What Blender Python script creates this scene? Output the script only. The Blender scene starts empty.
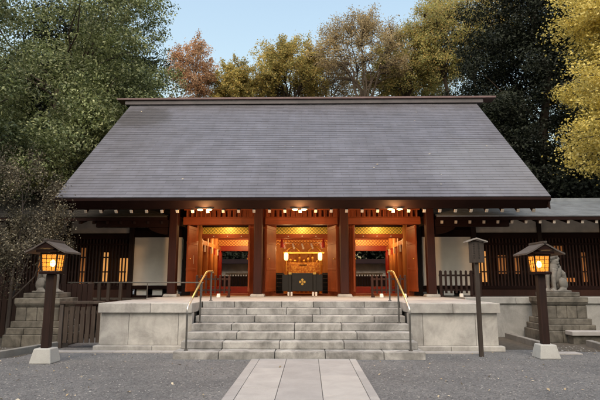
import bpy, bmesh, math, random
import numpy as np
from mathutils import Vector, Matrix
R = math.radians
S = bpy.context.scene
COL = S.collection
random.seed(7)
RNG = np.random.default_rng(11)

# ------------------------------------------------------------------ helpers
ORG = {}
def thing(name, label, cat, loc=(0, 0, 0), group=None):
    o = bpy.data.objects.new(name, None); COL.objects.link(o)
    o.empty_display_size = .2
    o.location = loc; ORG[o.name] = Vector(loc)
    o['label'] = label; o['category'] = cat
    if group: o['group'] = group
    return o
def tag(o, label=None, cat=None, group=None, kind=None):
    if label: o['label'] = label
    if cat: o['category'] = cat
    if group: o['group'] = group
    if kind: o['kind'] = kind
    return o
def copy_tree(o, parent=None):
    c = o.copy(); COL.objects.link(c); c.parent = parent
    for ch in list(o.children): copy_tree(ch, c)
    return c

class MB:
    """collects shapes in world coordinates, then links them as one mesh object"""
    def __init__(s): s.v = []; s.f = []
    def add(s, vs, fs):
        n = len(s.v); s.v += [tuple(v) for v in vs]; s.f += [tuple(i + n for i in f) for f in fs]
        return s
    def box(s, x0, x1, y0, y1, z0, z1):
        vs = [(x0,y0,z0),(x1,y0,z0),(x1,y1,z0),(x0,y1,z0),(x0,y0,z1),(x1,y0,z1),(x1,y1,z1),(x0,y1,z1)]
        return s.add(vs, [(0,3,2,1),(4,5,6,7),(0,1,5,4),(1,2,6,5),(2,3,7,6),(3,0,4,7)])
    def cbox(s, c, d, m=None):
        """box of size d centred at c, turned by matrix m"""
        vs = []
        for z in (-.5,.5):
            for x, y in ((-.5,-.5),(.5,-.5),(.5,.5),(-.5,.5)):
                p = Vector((x*d[0], y*d[1], z*d[2]))
                if m is not None: p = m @ p
                vs.append(p + Vector(c))
        return s.add(vs, [(0,3,2,1),(4,5,6,7),(0,1,5,4),(1,2,6,5),(2,3,7,6),(3,0,4,7)])
    def frustum(s, cx, cy, z0, z1, a0, b0, a1, b1):
        vs = [(cx+sx*a0/2, cy+sy*b0/2, z0) for sx, sy in ((-1,-1),(1,-1),(1,1),(-1,1))]
        vs += [(cx+sx*a1/2, cy+sy*b1/2, z1) for sx, sy in ((-1,-1),(1,-1),(1,1),(-1,1))]
        return s.add(vs, [(0,3,2,1),(4,5,6,7),(0,1,5,4),(1,2,6,5),(2,3,7,6),(3,0,4,7)])
    def bar(s, a, b, w, h=None, upv=(0,0,1)):
        """rectangular bar from a to b"""
        a, b = Vector(a), Vector(b); h = h or w
        d = (b-a).normalized(); u = Vector(upv)
        if abs(d.dot(u)) > .98: u = Vector((0,1,0))
        r = d.cross(u).normalized(); u = r.cross(d)
        vs = [p + r*i*w/2 + u*j*h/2 for p in (a,b) for i, j in ((-1,-1),(1,-1),(1,1),(-1,1))]
        return s.add(vs, [(0,1,2,3),(7,6,5,4),(0,4,5,1),(1,5,6,2),(2,6,7,3),(3,7,4,0)])
    def tube(s, pts, rad, n=8, cap=True):
        pts = [Vector(p) for p in pts]
        if not hasattr(rad, '__len__'): rad = [rad]*len(pts)
        vs = []; ref = Vector((.3,.9,.1))
        for i, p in enumerate(pts):
            d = (pts[min(i+1,len(pts)-1)] - pts[max(i-1,0)]).normalized()
            if abs(d.dot(ref)) > .95: ref = Vector((1,0,.1))
            r = d.cross(ref).normalized(); u = r.cross(d)
            vs += [p + (r*math.cos(2*math.pi*k/n) + u*math.sin(2*math.pi*k/n))*rad[i] for k in range(n)]
        fs = [(i*n+k, i*n+(k+1)%n, (i+1)*n+(k+1)%n, (i+1)*n+k) for i in range(len(pts)-1) for k in range(n)]
        if cap: fs += [tuple(range(n-1,-1,-1)), tuple((len(pts)-1)*n+k for k in range(n))]
        return s.add(vs, fs)
    def ell(s, c, r, m=None, nu=12, nv=8):
        vs = [];
        for j in range(nv+1):
            t = math.pi*j/nv
            for i in range(nu):
                a = 2*math.pi*i/nu
                p = Vector((r[0]*math.sin(t)*math.cos(a), r[1]*math.sin(t)*math.sin(a), r[2]*math.cos(t)))
                if m is not None: p = m @ p
                vs.append(p + Vector(c))
        fs = [(j*nu+i, (j+1)*nu+i, (j+1)*nu+(i+1)%nu, j*nu+(i+1)%nu) for j in range(nv) for i in range(nu)]
        return s.add(vs, fs)
    def prism(s, poly, axis, a, b):
        """polygon poly (two coordinates) pushed from a to b along axis"""
        def P(q, t):
            return {'x': (t,q[0],q[1]), 'y': (q[0],t,q[1]), 'z': (q[0],q[1],t)}[axis]
        n = len(poly); vs = [P(q,a) for q in poly] + [P(q,b) for q in poly]
        fs = [tuple(range(n)), tuple(range(2*n-1,n-1,-1))] + [(i,(i+1)%n,n+(i+1)%n,n+i) for i in range(n)]
        return s.add(vs, fs)
    def build(s, name, mat, parent=None, bevel=0, smooth=False):
        me = bpy.data.meshes.new(name)
        o = Vector((0,0,0)); p = parent
        while p is not None:
            if p.name in ORG: o = ORG[p.name]; break
            p = p.parent
        me.from_pydata([(v[0]-o.x, v[1]-o.y, v[2]-o.z) for v in s.v], [], s.f)
        bm = bmesh.new(); bm.from_mesh(me)
        bmesh.ops.recalc_face_normals(bm, faces=bm.faces)
        if smooth:
            for f in bm.faces: f.smooth = True
        bm.to_mesh(me); bm.free()
        me.materials.append(mat)
        ob = bpy.data.objects.new(name, me); COL.objects.link(ob); ob.parent = parent
        if bevel:
            b = ob.modifiers.new('bevel', 'BEVEL'); b.width = bevel; b.segments = 2; b.limit_method = 'ANGLE'; b.angle_limit = R(40)
        return ob

# ------------------------------------------------------------------ materials
class NT:
    def __init__(s, name):
        s.m = bpy.data.materials.new(name); s.m.use_nodes = True
        s.t = s.m.node_tree; s.n = s.t.nodes; s.l = s.t.links
        s.b = s.n['Principled BSDF']; s.out = s.n['Material Output']
    def node(s, t, **k):
        n = s.n.new(t)
        for a, v in k.items(): setattr(n, a, v)
        return n
    def coords(s, scale=(1,1,1), rot=(0,0,0), kind='Object'):
        tc = s.node('ShaderNodeTexCoord'); mp = s.node('ShaderNodeMapping')
        mp.inputs['Scale'].default_value = scale; mp.inputs['Rotation'].default_value = rot
        s.l.new(tc.outputs[kind], mp.inputs['Vector']); return mp.outputs['Vector']
    def noise(s, vec, scale, detail=5, rough=.55, dist=0):
        n = s.node('ShaderNodeTexNoise'); s.l.new(vec, n.inputs['Vector'])
        n.inputs['Scale'].default_value = scale; n.inputs['Detail'].default_value = detail
        n.inputs['Roughness'].default_value = rough; n.inputs['Distortion'].default_value = dist
        return n.outputs['Fac']
    def ramp(s, fac, stops):
        r = s.node('ShaderNodeValToRGB'); s.l.new(fac, r.inputs['Fac'])
        e = r.color_ramp.elements
        while len(e) < len(stops): e.new(.5)
        for el, (p, c) in zip(e, stops):
            el.position = p; el.color = (c[0],c[1],c[2],1) if hasattr(c,'__len__') else (c,c,c,1)
        return r.outputs['Color']
    def mix(s, fac, a, b, mode='MIX'):
        m = s.node('ShaderNodeMix', data_type='RGBA', blend_type=mode)
        for v, i in ((fac,0),(a,6),(b,7)):
            if hasattr(v,'is_output'): s.l.new(v, m.inputs[i])
            elif i == 0: m.inputs[0].default_value = v
            else: m.inputs[i].default_value = (v[0],v[1],v[2],1)
        return m.outputs[2]
    def bump(s, h, strength=.3, dist=.01, prev=None):
        b = s.node('ShaderNodeBump'); b.inputs['Strength'].default_value = strength; b.inputs['Distance'].default_value = dist
        s.l.new(h, b.inputs['Height'])
        if prev is not None: s.l.new(prev, b.inputs['Normal'])
        s.l.new(b.outputs['Normal'], s.b.inputs['Normal']); return b.outputs['Normal']
    def col(s, c):
        if hasattr(c,'is_output'): s.l.new(c, s.b.inputs['Base Color'])
        else: s.b.inputs['Base Color'].default_value = (c[0],c[1],c[2],1)
    def set(s, rough=.6, metal=0, spec=None):
        s.b.inputs['Roughness'].default_value = rough; s.b.inputs['Metallic'].default_value = metal
        if spec is not None: s.b.inputs['Specular IOR Level'].default_value = spec

def m_plain(name, c, rough=.6, metal=0, var=.18, scale=6, bump=.15, spec=None):
    t = NT(name); v = t.coords()
    n = t.noise(v, scale, 6)
    t.col(t.ramp(n, [(.3,[x*(1-var) for x in c]),(.7,[x*(1+var) for x in c])]))
    t.set(rough, metal, spec)
    if bump: t.bump(t.noise(v, scale*9, 4), bump, .004)
    return t.m
def m_wood(name, c, axis='z', rough=.6, var=.35, spec=.25):
    t = NT(name); sc = [14,14,14]; sc['xyz'.index(axis)] = .9
    v = t.coords(sc)
    g = t.noise(v, 1.6, 7, .6, .6)
    big = t.noise(t.coords((1,1,1)), 1.1, 3)
    a = t.ramp(g, [(.28,[x*(1-var) for x in c]),(.5,c),(.72,[x*(1+var) for x in c])])
    b = t.ramp(big, [(.3,(.72,.72,.72)),(.7,(1.15,1.15,1.15))])
    t.col(t.mix(1, a, b, 'MULTIPLY')); t.set(rough, 0, spec)
    t.bump(g, .25, .004); return t.m
def m_stone(name, c, stain=.45, rough=.8, streak=True, blot=.5):
    t = NT(name)
    v = t.coords()
    fine = t.noise(v, 130, 3, .7)
    gr = t.ramp(fine, [(.3,[x*.80 for x in c]),(.7,[x*1.14 for x in c])])
    mid = t.noise(v, 2.3, 9, .66, .5)
    st = t.ramp(mid, [(.36,(1,1,1)),(.62,(1-stain*blot,)*3),(.8,(1-stain,1-stain,1-stain*1.03))])
    c1 = t.mix(1, gr, st, 'MULTIPLY')
    if streak:
        sv = t.coords((2.2,2.2,.7)); sn = t.noise(sv, 1.5, 8, .7, .8)
        c1 = t.mix(1, c1, t.ramp(sn, [(.50,(1,1,1)),(.80,(1-stain*.6,1-stain*.63,1-stain*.66))]), 'MULTIPLY')
    isl = t.node('ShaderNodeNewGeometry').outputs['Random Per Island']
    c1 = t.mix(1, c1, t.ramp(isl, [(0,(.84,.84,.85)),(1,(1.1,1.09,1.07))]), 'MULTIPLY')
    t.col(c1); t.set(rough, 0, .3); t.bump(fine, .25, .003, t.bump(mid, .15, .02)); return t.m
def m_emit(name, c, strength):
    t = NT(name); t.b.inputs['Base Color'].default_value = (c[0],c[1],c[2],1)
    t.b.inputs['Emission Color'].default_value = (c[0],c[1],c[2],1); t.b.inputs['Emission Strength'].default_value = strength
    return t.m
def m_leaf(name, stops, trans=.35, clump=.35, rough=.55, nscale=.45, dark=.55):
    """leaf colour by leaf, and by bough at a larger scale"""
    t = NT(name)
    isl = t.node('ShaderNodeNewGeometry').outputs['Random Per Island']
    c = t.ramp(isl, [(i/(len(stops)-1), s) for i, s in enumerate(stops)])
    n = t.noise(t.coords(), nscale, 4, .6)
    c = t.mix(1, c, t.ramp(n, [(.35,(dark,dark,dark)),(.65,(1+clump,1+clump,1+clump*.8))]), 'MULTIPLY')
    t.col(c); t.set(rough, 0, .3)
    tr = t.node('ShaderNodeBsdfTranslucent'); t.l.new(c, tr.inputs['Color'])
    mx = t.node('ShaderNodeMixShader'); mx.inputs[0].default_value = trans
    t.l.new(t.b.outputs[0], mx.inputs[1]); t.l.new(tr.outputs[0], mx.inputs[2]); t.l.new(mx.outputs[0], t.out.inputs['Surface'])
    return t.m

M = {}
M['column'] = m_wood('column_timber', (.034,.0085,.006), 'z', .5, .3)
M['dark_x'] = m_wood('dark_timber_lengthwise', (.014,.005,.004), 'x', .75, .3, .12)
M['dark_z'] = m_wood('dark_timber_upright', (.020,.0085,.0065), 'z', .6, .35)
M['dark_y'] = m_wood('dark_timber_deep', (.018,.0075,.006), 'y', .6, .3)
M['orange_z'] = m_wood('red_brown_timber_upright', (.28,.062,.018), 'z', .5, .22)
M['orange_x'] = m_wood('red_brown_timber_lengthwise', (.26,.056,.016), 'x', .5, .22)
M['honey'] = m_wood('honey_timber', (.40,.17,.055), 'z', .5, .2)
M['rust_z'] = m_wood('rusty_slats', (.034,.0115,.007), 'z', .6, .35)
M['grey_z'] = m_wood('weathered_grey_wood', (.075,.062,.056), 'z', .8, .3, .2)
M['gate_z'] = m_wood('weathered_gate_wood', (.055,.042,.035), 'z', .8, .4, .2)
M['red'] = m_plain('red_lacquer', (.26,.022,.014), .4, 0, .15)
M['redcloth'] = m_plain('red_cloth', (.36,.02,.015), .8, 0, .15)
M['gold'] = m_plain('gold_fitting', (.75,.47,.12), .35, .9, .15)
M['brass'] = m_plain('worn_brass', (.45,.31,.11), .42, .95, .2)
M['steel'] = m_plain('dull_steel', (.13,.125,.12), .45, .7, .2)
M['black'] = m_plain('black_lacquer', (.012,.011,.011), .35, 0, .2)
M['plaster'] = m_plain('white_plaster', (.76,.71,.65), .85, 0, .10, 1.5, .08)
M['band'] = m_plain('greyed_plaster', (.52,.455,.39), .85, 0, .2, 2.5, .08)
M['white'] = m_plain('white_paint', (.72,.70,.66), .6, 0, .08)
M['paper'] = m_plain('white_paper', (.75,.73,.70), .8, 0, .05)
M['granite'] = m_stone('pale_granite', (.46,.45,.435), .55, .8, True, .6)
M['step'] = m_stone('step_granite', (.39,.382,.372), .75, .8, True, .7)
M['pave'] = m_stone('paving_granite', (.355,.343,.34), .30, .8, False, .5)
M['mossy'] = m_stone('weathered_stone', (.165,.153,.132), .82, .9, True, .8)
M['statue'] = m_stone('statue_stone', (.165,.157,.145), .5, .9, False, .6)
M['concrete'] = m_stone('pale_concrete', (.42,.425,.415), .22, .85, True, .5)
M['kerb'] = m_stone('kerb_granite', (.22,.215,.205), .5, .85, True, .5)
M['ridge'] = m_plain('weathered_ridge_copper', (.088,.075,.080), .5, .2, .2, 2.2, .1)
M['ridge_red'] = m_plain('russet_ridge_cap', (.125,.078,.078), .55, .15, .22, 1.6, .1)
M['pale_wood'] = m_wood('pale_weathered_wood', (.26,.24,.225), 'x', .8, .2, .2)
M['sign'] = m_wood('dark_sign_wood', (.048,.039,.034), 'z', .8, .35, .15)
M['wall'] = m_stone('grey_wall_stone', (.33,.33,.322), .45, .85, True, .6)
M['bark'] = m_wood('tree_bark', (.055,.042,.033), 'z', .9, .4, .1)
M['bark_pale'] = m_wood('grey_bark', (.15,.115,.09), 'z', .9, .35, .1)
M['twig'] = m_wood('twig_bark', (.075,.064,.058), 'z', .9, .35, .1)

def m_copper(name, c, slope, gx=1.0, rough=.45):
    """oxidised copper shingles: the tone changes tile by tile, with soot and one pale patch"""
    t = NT(name); v = t.coords()
    isl = t.node('ShaderNodeNewGeometry').outputs['Random Per Island']
    a = t.ramp(isl, [(0,[x*.90 for x in c]),(.5,c),(1,[x*1.10 for x in c])])
    n1 = t.noise(v, .38, 5, .6, .5)
    a = t.mix(1, a, t.ramp(n1, [(.35,(.90,.89,.89)),(.65,(1.08,1.085,1.10))]), 'MULTIPLY')
    n2 = t.noise(t.coords((1,.35,.35)), 2.6, 6, .65)
    a = t.mix(1, a, t.ramp(n2, [(.35,(.88,.86,.84)),(.7,(1.08,1.08,1.1))]), 'MULTIPLY')
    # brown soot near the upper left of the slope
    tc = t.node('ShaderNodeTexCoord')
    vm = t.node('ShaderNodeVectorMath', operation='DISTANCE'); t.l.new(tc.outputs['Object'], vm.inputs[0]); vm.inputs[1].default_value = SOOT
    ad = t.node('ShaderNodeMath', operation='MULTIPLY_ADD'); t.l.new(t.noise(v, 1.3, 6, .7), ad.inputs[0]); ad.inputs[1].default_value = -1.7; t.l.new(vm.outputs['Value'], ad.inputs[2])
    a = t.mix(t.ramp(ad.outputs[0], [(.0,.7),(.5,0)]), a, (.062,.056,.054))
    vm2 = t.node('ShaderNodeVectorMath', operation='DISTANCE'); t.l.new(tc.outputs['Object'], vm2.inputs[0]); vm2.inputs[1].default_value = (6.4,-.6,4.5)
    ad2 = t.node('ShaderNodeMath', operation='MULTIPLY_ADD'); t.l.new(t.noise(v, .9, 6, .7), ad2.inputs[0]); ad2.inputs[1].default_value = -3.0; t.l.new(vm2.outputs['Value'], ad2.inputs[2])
    a = t.mix(t.ramp(ad2.outputs[0], [(.0,.30),(1.2,0)]), a, (.25,.255,.27))  # blends in a pale patch low on the right of the slope
    t.col(a); t.set(rough, .25, .5)
    t.bump(t.noise(v, 14, 4), .12, .006)
    return t.m

def m_frieze(name, base, gold, nx):
    """gilded lattice pattern on a painted board"""
    t = NT(name); v = t.coords((nx,1,nx))
    sp = t.node('ShaderNodeSeparateXYZ'); t.l.new(v, sp.inputs[0])
    def tri(o, off):
        m = t.node('ShaderNodeMath', operation='PINGPONG'); t.l.new(o, m.inputs[0]); m.inputs[1].default_value = .5; return m.outputs[0]
    a, b = tri(sp.outputs['X'],0), tri(sp.outputs['Z'],0)
    s_ = t.node('ShaderNodeMath', operation='ADD'); t.l.new(a, s_.inputs[0]); t.l.new(b, s_.inputs[1])
    d = t.node('ShaderNodeMath', operation='SUBTRACT'); t.l.new(s_.outputs[0], d.inputs[0]); d.inputs[1].default_value = .5
    ab = t.node('ShaderNodeMath', operation='ABSOLUTE'); t.l.new(d.outputs[0], ab.inputs[0])
    f = t.ramp(ab.outputs[0], [(.10,1),(.17,0),(.36,0),(.41,1)])
    t.col(t.mix(f, base, gold)); t.set(.4, 0)
    t.b.inputs['Metallic'].default_value = .15; t.bump(f, .4, .006)
    return t.m
M['frieze'] = m_frieze('gilded_frieze', (.13,.15,.03), (.85,.62,.10), 7.5)
M['frieze_red'] = m_frieze('gilded_red_frieze', (.24,.035,.015), (.85,.45,.12), 6.5)

def m_brocade(name):
    t = NT(name); v = t.coords((1,1,1))
    w = t.node('ShaderNodeTexVoronoi'); t.l.new(v, w.inputs['Vector']); w.inputs['Scale'].default_value = 14
    t.col(t.ramp(w.outputs['Distance'], [(.1,(.70,.42,.10)),(.5,(.50,.22,.05)),(.8,(.36,.12,.03))])); t.set(.45, .45)
    t.bump(w.outputs['Distance'], .3, .005); return t.m
M['brocade'] = m_brocade('gold_brocade')

def m_gravel():
    t = NT('grey_gravel'); v = t.coords()
    def vor(sc):
        w = t.node('ShaderNodeTexVoronoi'); t.l.new(v, w.inputs['Vector']); w.inputs['Scale'].default_value = sc; return w
    a, b = vor(30), vor(70)
    c1 = t.ramp(a.outputs['Color'], [(0,(.06,.06,.065)),(.5,(.115,.116,.122)),(1,(.22,.22,.218))])
    c2 = t.ramp(b.outputs['Color'], [(0,(.065,.065,.07)),(.6,(.13,.13,.134)),(1,(.25,.248,.245))])
    c = t.mix(.5, c1, c2)
    big = t.noise(v, .55, 6, .62, .3)
    c = t.mix(1, c, t.ramp(big, [(.3,(.72,.73,.75)),(.7,(1.18,1.17,1.16))]), 'MULTIPLY')
    t.col(c); t.set(.85, 0, .25)
    n = t.bump(a.outputs['Distance'], .8, .016); t.bump(b.outputs['Distance'], .5, .010, n)
    return t.m
M['gravel'] = m_gravel()
M['bed'] = m_plain('damp_soil', (.055,.047,.038), .95, 0, .45, 9, .8)

M['pane'] = m_emit('lit_paper_pane', (1,.50,.13), 1.5)
def m_pane():
    t = NT('glowing_lantern_pane')
    tr = t.node('ShaderNodeBsdfTransparent'); tr.inputs[0].default_value = (1,.80,.45,1)
    tl = t.node('ShaderNodeBsdfTranslucent'); tl.inputs[0].default_value = (.26,.105,.018,1)
    em = t.node('ShaderNodeEmission'); em.inputs[0].default_value = (1,.40,.07,1); em.inputs[1].default_value = .50
    ad = t.node('ShaderNodeAddShader'); t.l.new(tl.outputs[0], ad.inputs[0]); t.l.new(em.outputs[0], ad.inputs[1])
    mx = t.node('ShaderNodeMixShader'); mx.inputs[0].default_value = .65
    t.l.new(tr.outputs[0], mx.inputs[1]); t.l.new(ad.outputs[0], mx.inputs[2]); t.l.new(mx.outputs[0], t.out.inputs['Surface']); return t.m
M['lantern_pane'] = m_pane()
M['bulb'] = m_emit('lantern_bulb', (1,.66,.26), 30)
M['tube'] = m_emit('ceiling_lamp_glow', (1,.70,.30), 2.6)
M['candle'] = m_emit('altar_lamp_glow', (1,.60,.20), 2.2)
M['window'] = m_emit('lit_window_paper', (1,.44,.12), .34)
M['window_dim'] = m_emit('dim_window_paper', (1,.36,.10), .07)

def lamp(name, loc, power, col=(1,.56,.22), rad=.08, parent=None):
    l = bpy.data.lights.new(name, 'POINT'); l.energy = power; l.color = col; l.shadow_soft_size = rad
    o = bpy.data.objects.new(name, l); COL.objects.link(o)
    if parent is not None:
        o.parent = parent; loc = Vector(loc) - ORG[parent.name]
    o.location = loc; return o

# ------------------------------------------------------------------ layout
BX = -.10          # middle of the hall
PZ = 1.10          # top of the stone platform
HY = 17.5          # front columns

# ------------------------------------------------------------------ ground, path, kerbs
g = MB(); g.add([(-90,-40,0),(90,-40,0),(90,150,0),(-90,150,0)], [(0,1,2,3)])
tag(g.build('ground', M['gravel']), kind='structure')
p = MB(); y = -2.0
xs = [-1.03,-.86,-.30,.36,1.00,1.14]
for i in range(len(xs)-1):
    y = -2.0 - random.uniform(0,.6)
    while y < 10.79:
        y2 = min(y + random.uniform(1.5,2.3) , 10.79)
        if 10.79 - y2 < .6: y2 = 10.79
        p.box(xs[i]+.004, xs[i+1]-.004, y+.004, y2-.004, -.05, .022 + random.uniform(-.002,.002)); y = y2
tag(p.build('stone_path', M['pave'], bevel=.006), kind='structure')
st = MB()
for x0, x1 in ((-5.9,-4.3),(-4.3,-3.2),(-3.2,-2.56),(2.6,3.3),(3.3,4.1)):
    st.box(x0+.004, x1-.004, 11.72, 11.95, -.05, .03)
tag(st.build('kerb_strip', M['pave'], bevel=.006), kind='structure')
bd = MB(); bd.add([(4.72,12.45,.0042),(5.975,12.45,.0042),(5.975,15.2,.0042),(4.72,15.2,.0042)], [(0,1,2,3)]); bd.add([(5.98,12.1,.004),(12.5,12.1,.004),(12.5,15.5,.004),(5.98,15.5,.004)], [(0,1,2,3)])
bd.add([(-12.5,11.0,.004),(-6.1,11.0,.004),(-6.1,17.2,.004),(-12.5,17.2,.004)], [(0,1,2,3)])
tag(bd.build('soil_bed', M['bed']), kind='structure')
def kerb(pts, label):
    m = MB()
    for a, b in zip(pts[:-1], pts[1:]):
        a, b = Vector(a), Vector(b); L = (b-a).length; n = max(1, round(L/1.0)); d = (b-a)/n
        for k in range(n):
            m.bar(a + d*k + d.normalized()*.006 + Vector((0,0,.07)), a + d*(k+1) - d.normalized()*.006 + Vector((0,0,.07)), .15, .16)
    tag(m.build('kerb_stone', M['kerb'], bevel=.012), label, 'kerb', 'kerbs edging the planting beds')
kerb([(5.9,15.0,0),(5.86,12.35,0)], 'low stone kerb running back between the notice board and the right pedestal')
kerb([(7.25,13.2,0),(7.1,12.2,0),(9.6,11.2,0)], 'bent stone kerb beside the foot of the right lantern pedestal edge')
kerb([(-5.95,12.9,0),(-6.45,10.75,0),(-9.4,10.2,0)], 'bent stone kerb edging the bed behind the left lantern')
fs = MB(); fs.box(5.72,6.25,11.62,11.95,-.02,.028)
tag(fs.build('paving_slab', M['pave'], bevel=.006), 'single flat pale slab in the gravel behind the right lantern foot', 'paving slab')

# ------------------------------------------------------------------ stone platform and steps
pf = thing('stone_platform', 'pale granite platform with capstones that carries the shrine hall', 'platform', (BX,15,0))
core = MB(); core.box(BX-4.68, BX+4.68, 13.28, 27, 0, PZ-.004); core.box(BX-4.68, BX-2.56, 12.3, 13.28, 0, .86); core.box(BX+2.66, BX+4.68, 12.3, 13.28, 0, .86)
core.box(BX-8.2, BX-4.68, 17.2, 27, 0, 1.02); core.box(BX+4.68, BX+12.5, 16.4, 27, 0, 1.02)
core.build('platform_core', M['bed'], pf)
for sx, x0, x1, js in ((-1,BX-4.72,BX-2.52,(-4.14,-2.95)),(1,BX+2.62,BX+4.72,(2.86,4.1))):
    w = MB(); ed = [x0] + [j for j in js] + [x1]
    for a, b in zip(ed[:-1], ed[1:]): w.box(a+.003, b-.003, 12.2, 12.4, .12, PZ-.232)
    xo = x0 if sx < 0 else x1                                      # outer return
    for k in range(4): w.box(xo-.1*(sx<0)+.0 if sx<0 else xo-.12, xo+.12 if sx<0 else xo+.1-.1, 12.403+k*1.2, 12.397+(k+1)*1.2, .12, PZ-.232)
    w.build('facing_slab', M['granite'], pf, .008)
    c = MB(); ce = [x0-.06, (x0+x1)/2-.1*sx, x1] if sx < 0 else [x0, (x0+x1)/2, x1+.06]
    for a, b in zip(ce[:-1], ce[1:]): c.box(a+.003, b-.003, 12.13, 13.28, PZ-.23, PZ)
    c.build('coping', M['granite'], pf, .015)
    q = MB(); pe = [x0-.1, (x0+x1)/2+.2, x1] if sx < 0 else [x0, (x0+x1)/2-.1, x1+.1]
    for a, b in zip(pe[:-1], pe[1:]): q.box(a+.003, b-.003, 12.06, 12.3, 0, .118)
    q.build('plinth', M['granite'], pf, .012)
fl = MB()                                                          # flagstones of the platform top
yy = [13.285,14.5,15.7,16.9,18.1]
for j in range(4):
    xe = np.linspace(BX-4.78, BX+4.78, 7) + (.4 if j%2 else 0); xe = np.clip(xe, BX-4.78, BX+4.78)
    for a, b in zip(xe[:-1], xe[1:]): fl.box(a+.003, b-.003, yy[j]+.003, yy[j+1]-.003, PZ-.12, PZ+random.uniform(0,.002))
fl.build('flagstones', M['pave'], pf, .006)

ss = thing('stone_steps', 'seven wide granite steps rising from the path to the hall', 'steps', (BX+.05,12,0))
SX0, SX1 = BX-2.50, BX+2.60
rr = random.Random(3)
for k in range(7):
    z1 = PZ*(k+1)/7; y0 = 10.82 + .4*k; m = MB()
    ex = (.10,.03,0,0,0,0,0)[k]
    y1 = 13.28 if k == 6 else y0+.62
    e = [SX0-ex]; 
    while e[-1] < SX1+ex-.7: e.append(min(e[-1]+rr.uniform(.8,1.5), SX1+ex))
    e[-1] = SX1+ex
    for a, b in zip(e[:-1], e[1:]):
        dz = rr.uniform(-.002,.002)
        m.box(a+.006, b-.006, y0+rr.uniform(0,.006), y1, z1-.157+.002+(0 if k else -.05), z1+dz)
    m.build('step', M['step'], ss, .014)
cc = MB()
for k in range(1,7): cc.box(SX0+.03, SX1-.03, 10.82+.4*k+.25, 13.27, PZ*k/7-.16, PZ*(k+1)/7-.16)
cc.build('step_core', M['bed'], ss)

def handrail(x, label):
    t = thing('handrail', label, 'handrail', (x,11,.157), 'handrails of the stone steps')
    prof = [(11.0,.98),(11.02,1.06),(11.25,1.16),(12.3,1.62),(12.9,1.84),(13.2,1.88),(13.75,1.885),(13.83,1.86)]
    up = prof[2:]; lo = prof[:4]
    def P(q): return [(x,a,b) for a, b in q]
    MB().tube(P([(11.42,1.235)]+prof[3:]), .024, 10).build('top_rail', M['brass'], t, smooth=True)
    tag(MB().tube(P([(11.0,.93),(11.0,1.03),(11.06,1.075),(11.42,1.235)]), .0245, 10).build('rail_end', M['white_metal'], t, smooth=True), 'pale worn lower end of the rail')
    for yy_, zb, zt in ((11.0,.157,.93),(12.3,.63,1.60),(13.6,PZ,1.87)):
        m = MB().tube([(x,yy_,zb),(x,yy_,zt)], .021, 10); m.tube([(x,yy_,zb+.001),(x,yy_,zb+.02)], .045, 12)
        m.build('post', M['steel'], t, smooth=False)
    return t
M['white_metal'] = m_plain('pale_metal', (.62,.60,.56), .35, .6, .1)
handrail(BX-2.36, 'brass topped handrail on the left side of the stone steps')
handrail(BX+2.42, 'brass topped handrail on the right side of the stone steps')

# ------------------------------------------------------------------ the shrine hall
H = thing('shrine_hall', 'wide timber shrine hall with huge grey gabled roof and three lit bays', 'shrine', (BX,HY,PZ))
EY, EZ, RY, RZ, HW = 15.3, 4.20, 21.5, 9.55, 7.72
slope = Vector((0, RY-EY, RZ-EZ)); SL = slope.length; sd = slope.normalized(); sn = Vector((0,-sd.z,sd.y))
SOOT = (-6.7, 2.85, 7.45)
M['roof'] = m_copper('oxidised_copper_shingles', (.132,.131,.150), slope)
rf = MB(); NC = 46; ds = SL/NC; rr = random.Random(5)
for side in (1,-1):
    for i in range(NC):
        x = -HW; first = True
        while x < HW - 1e-6:
            x2 = x + (.55 if not first else (.55 if i%2 else .28)); first = False
            if HW - x2 < .2: x2 = HW
            j = rr.uniform(-.002,.002); th = .013 + rr.uniform(-.0015,.0015)
            def P(xx, s, h):
                q = Vector((BX+xx, EY, EZ)) + sd*s + sn*h
                if side < 0: q.y = 2*RY - q.y
                return q
            a, b, c_, d = P(x+.0015,i*ds+j,th), P(x2-.0015,i*ds+j,th), P(x2-.0015,(i+1)*ds+.02,.003), P(x+.0015,(i+1)*ds+.02,.003)
            e, f = P(x+.0015,i*ds+j,-.02), P(x2-.0015,i*ds+j,-.02)
            rf.add([a,b,c_,d,e,f], [(0,1,2,3),(4,5,1,0)]); x = x2
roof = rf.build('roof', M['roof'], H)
# the body of the roof under the shingles: a thick shell with a dark soffit
TH = .30
sh = MB()
o1 = [(EY+.03,EZ-.03),(RY,RZ-.03),(2*RY-EY-.03,EZ-.03)]
o2 = [(2*RY-EY-.50,EZ-TH),(RY,RZ-.03-TH*1.3),(EY+.50,EZ-TH)]
pts = o1 + o2; n = 6
vs = [(BX-HW+.06,a,b) for a, b in pts] + [(BX+HW-.06,a,b) for a, b in pts]
sh.add(vs, [(0,1,4,5),(1,2,3,4),(6,11,10,7),(7,10,9,8),(0,6,7,1),(1,7,8,2),(2,8,9,3),(3,9,10,4),(4,10,11,5),(5,11,6,0)])
sh.build('soffit', M['dark_x'], H)
ff = MB(); ff.prism([(EY-.012,EZ-.022),(EY+.029,EZ-.022),(EY+.40,EZ-.31),(EY+.26,EZ-.315),(EY-.012,EZ-.10)], 'x', BX-HW, BX+HW); ff.build('fascia', M['dark_x'], H, .006)
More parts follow.
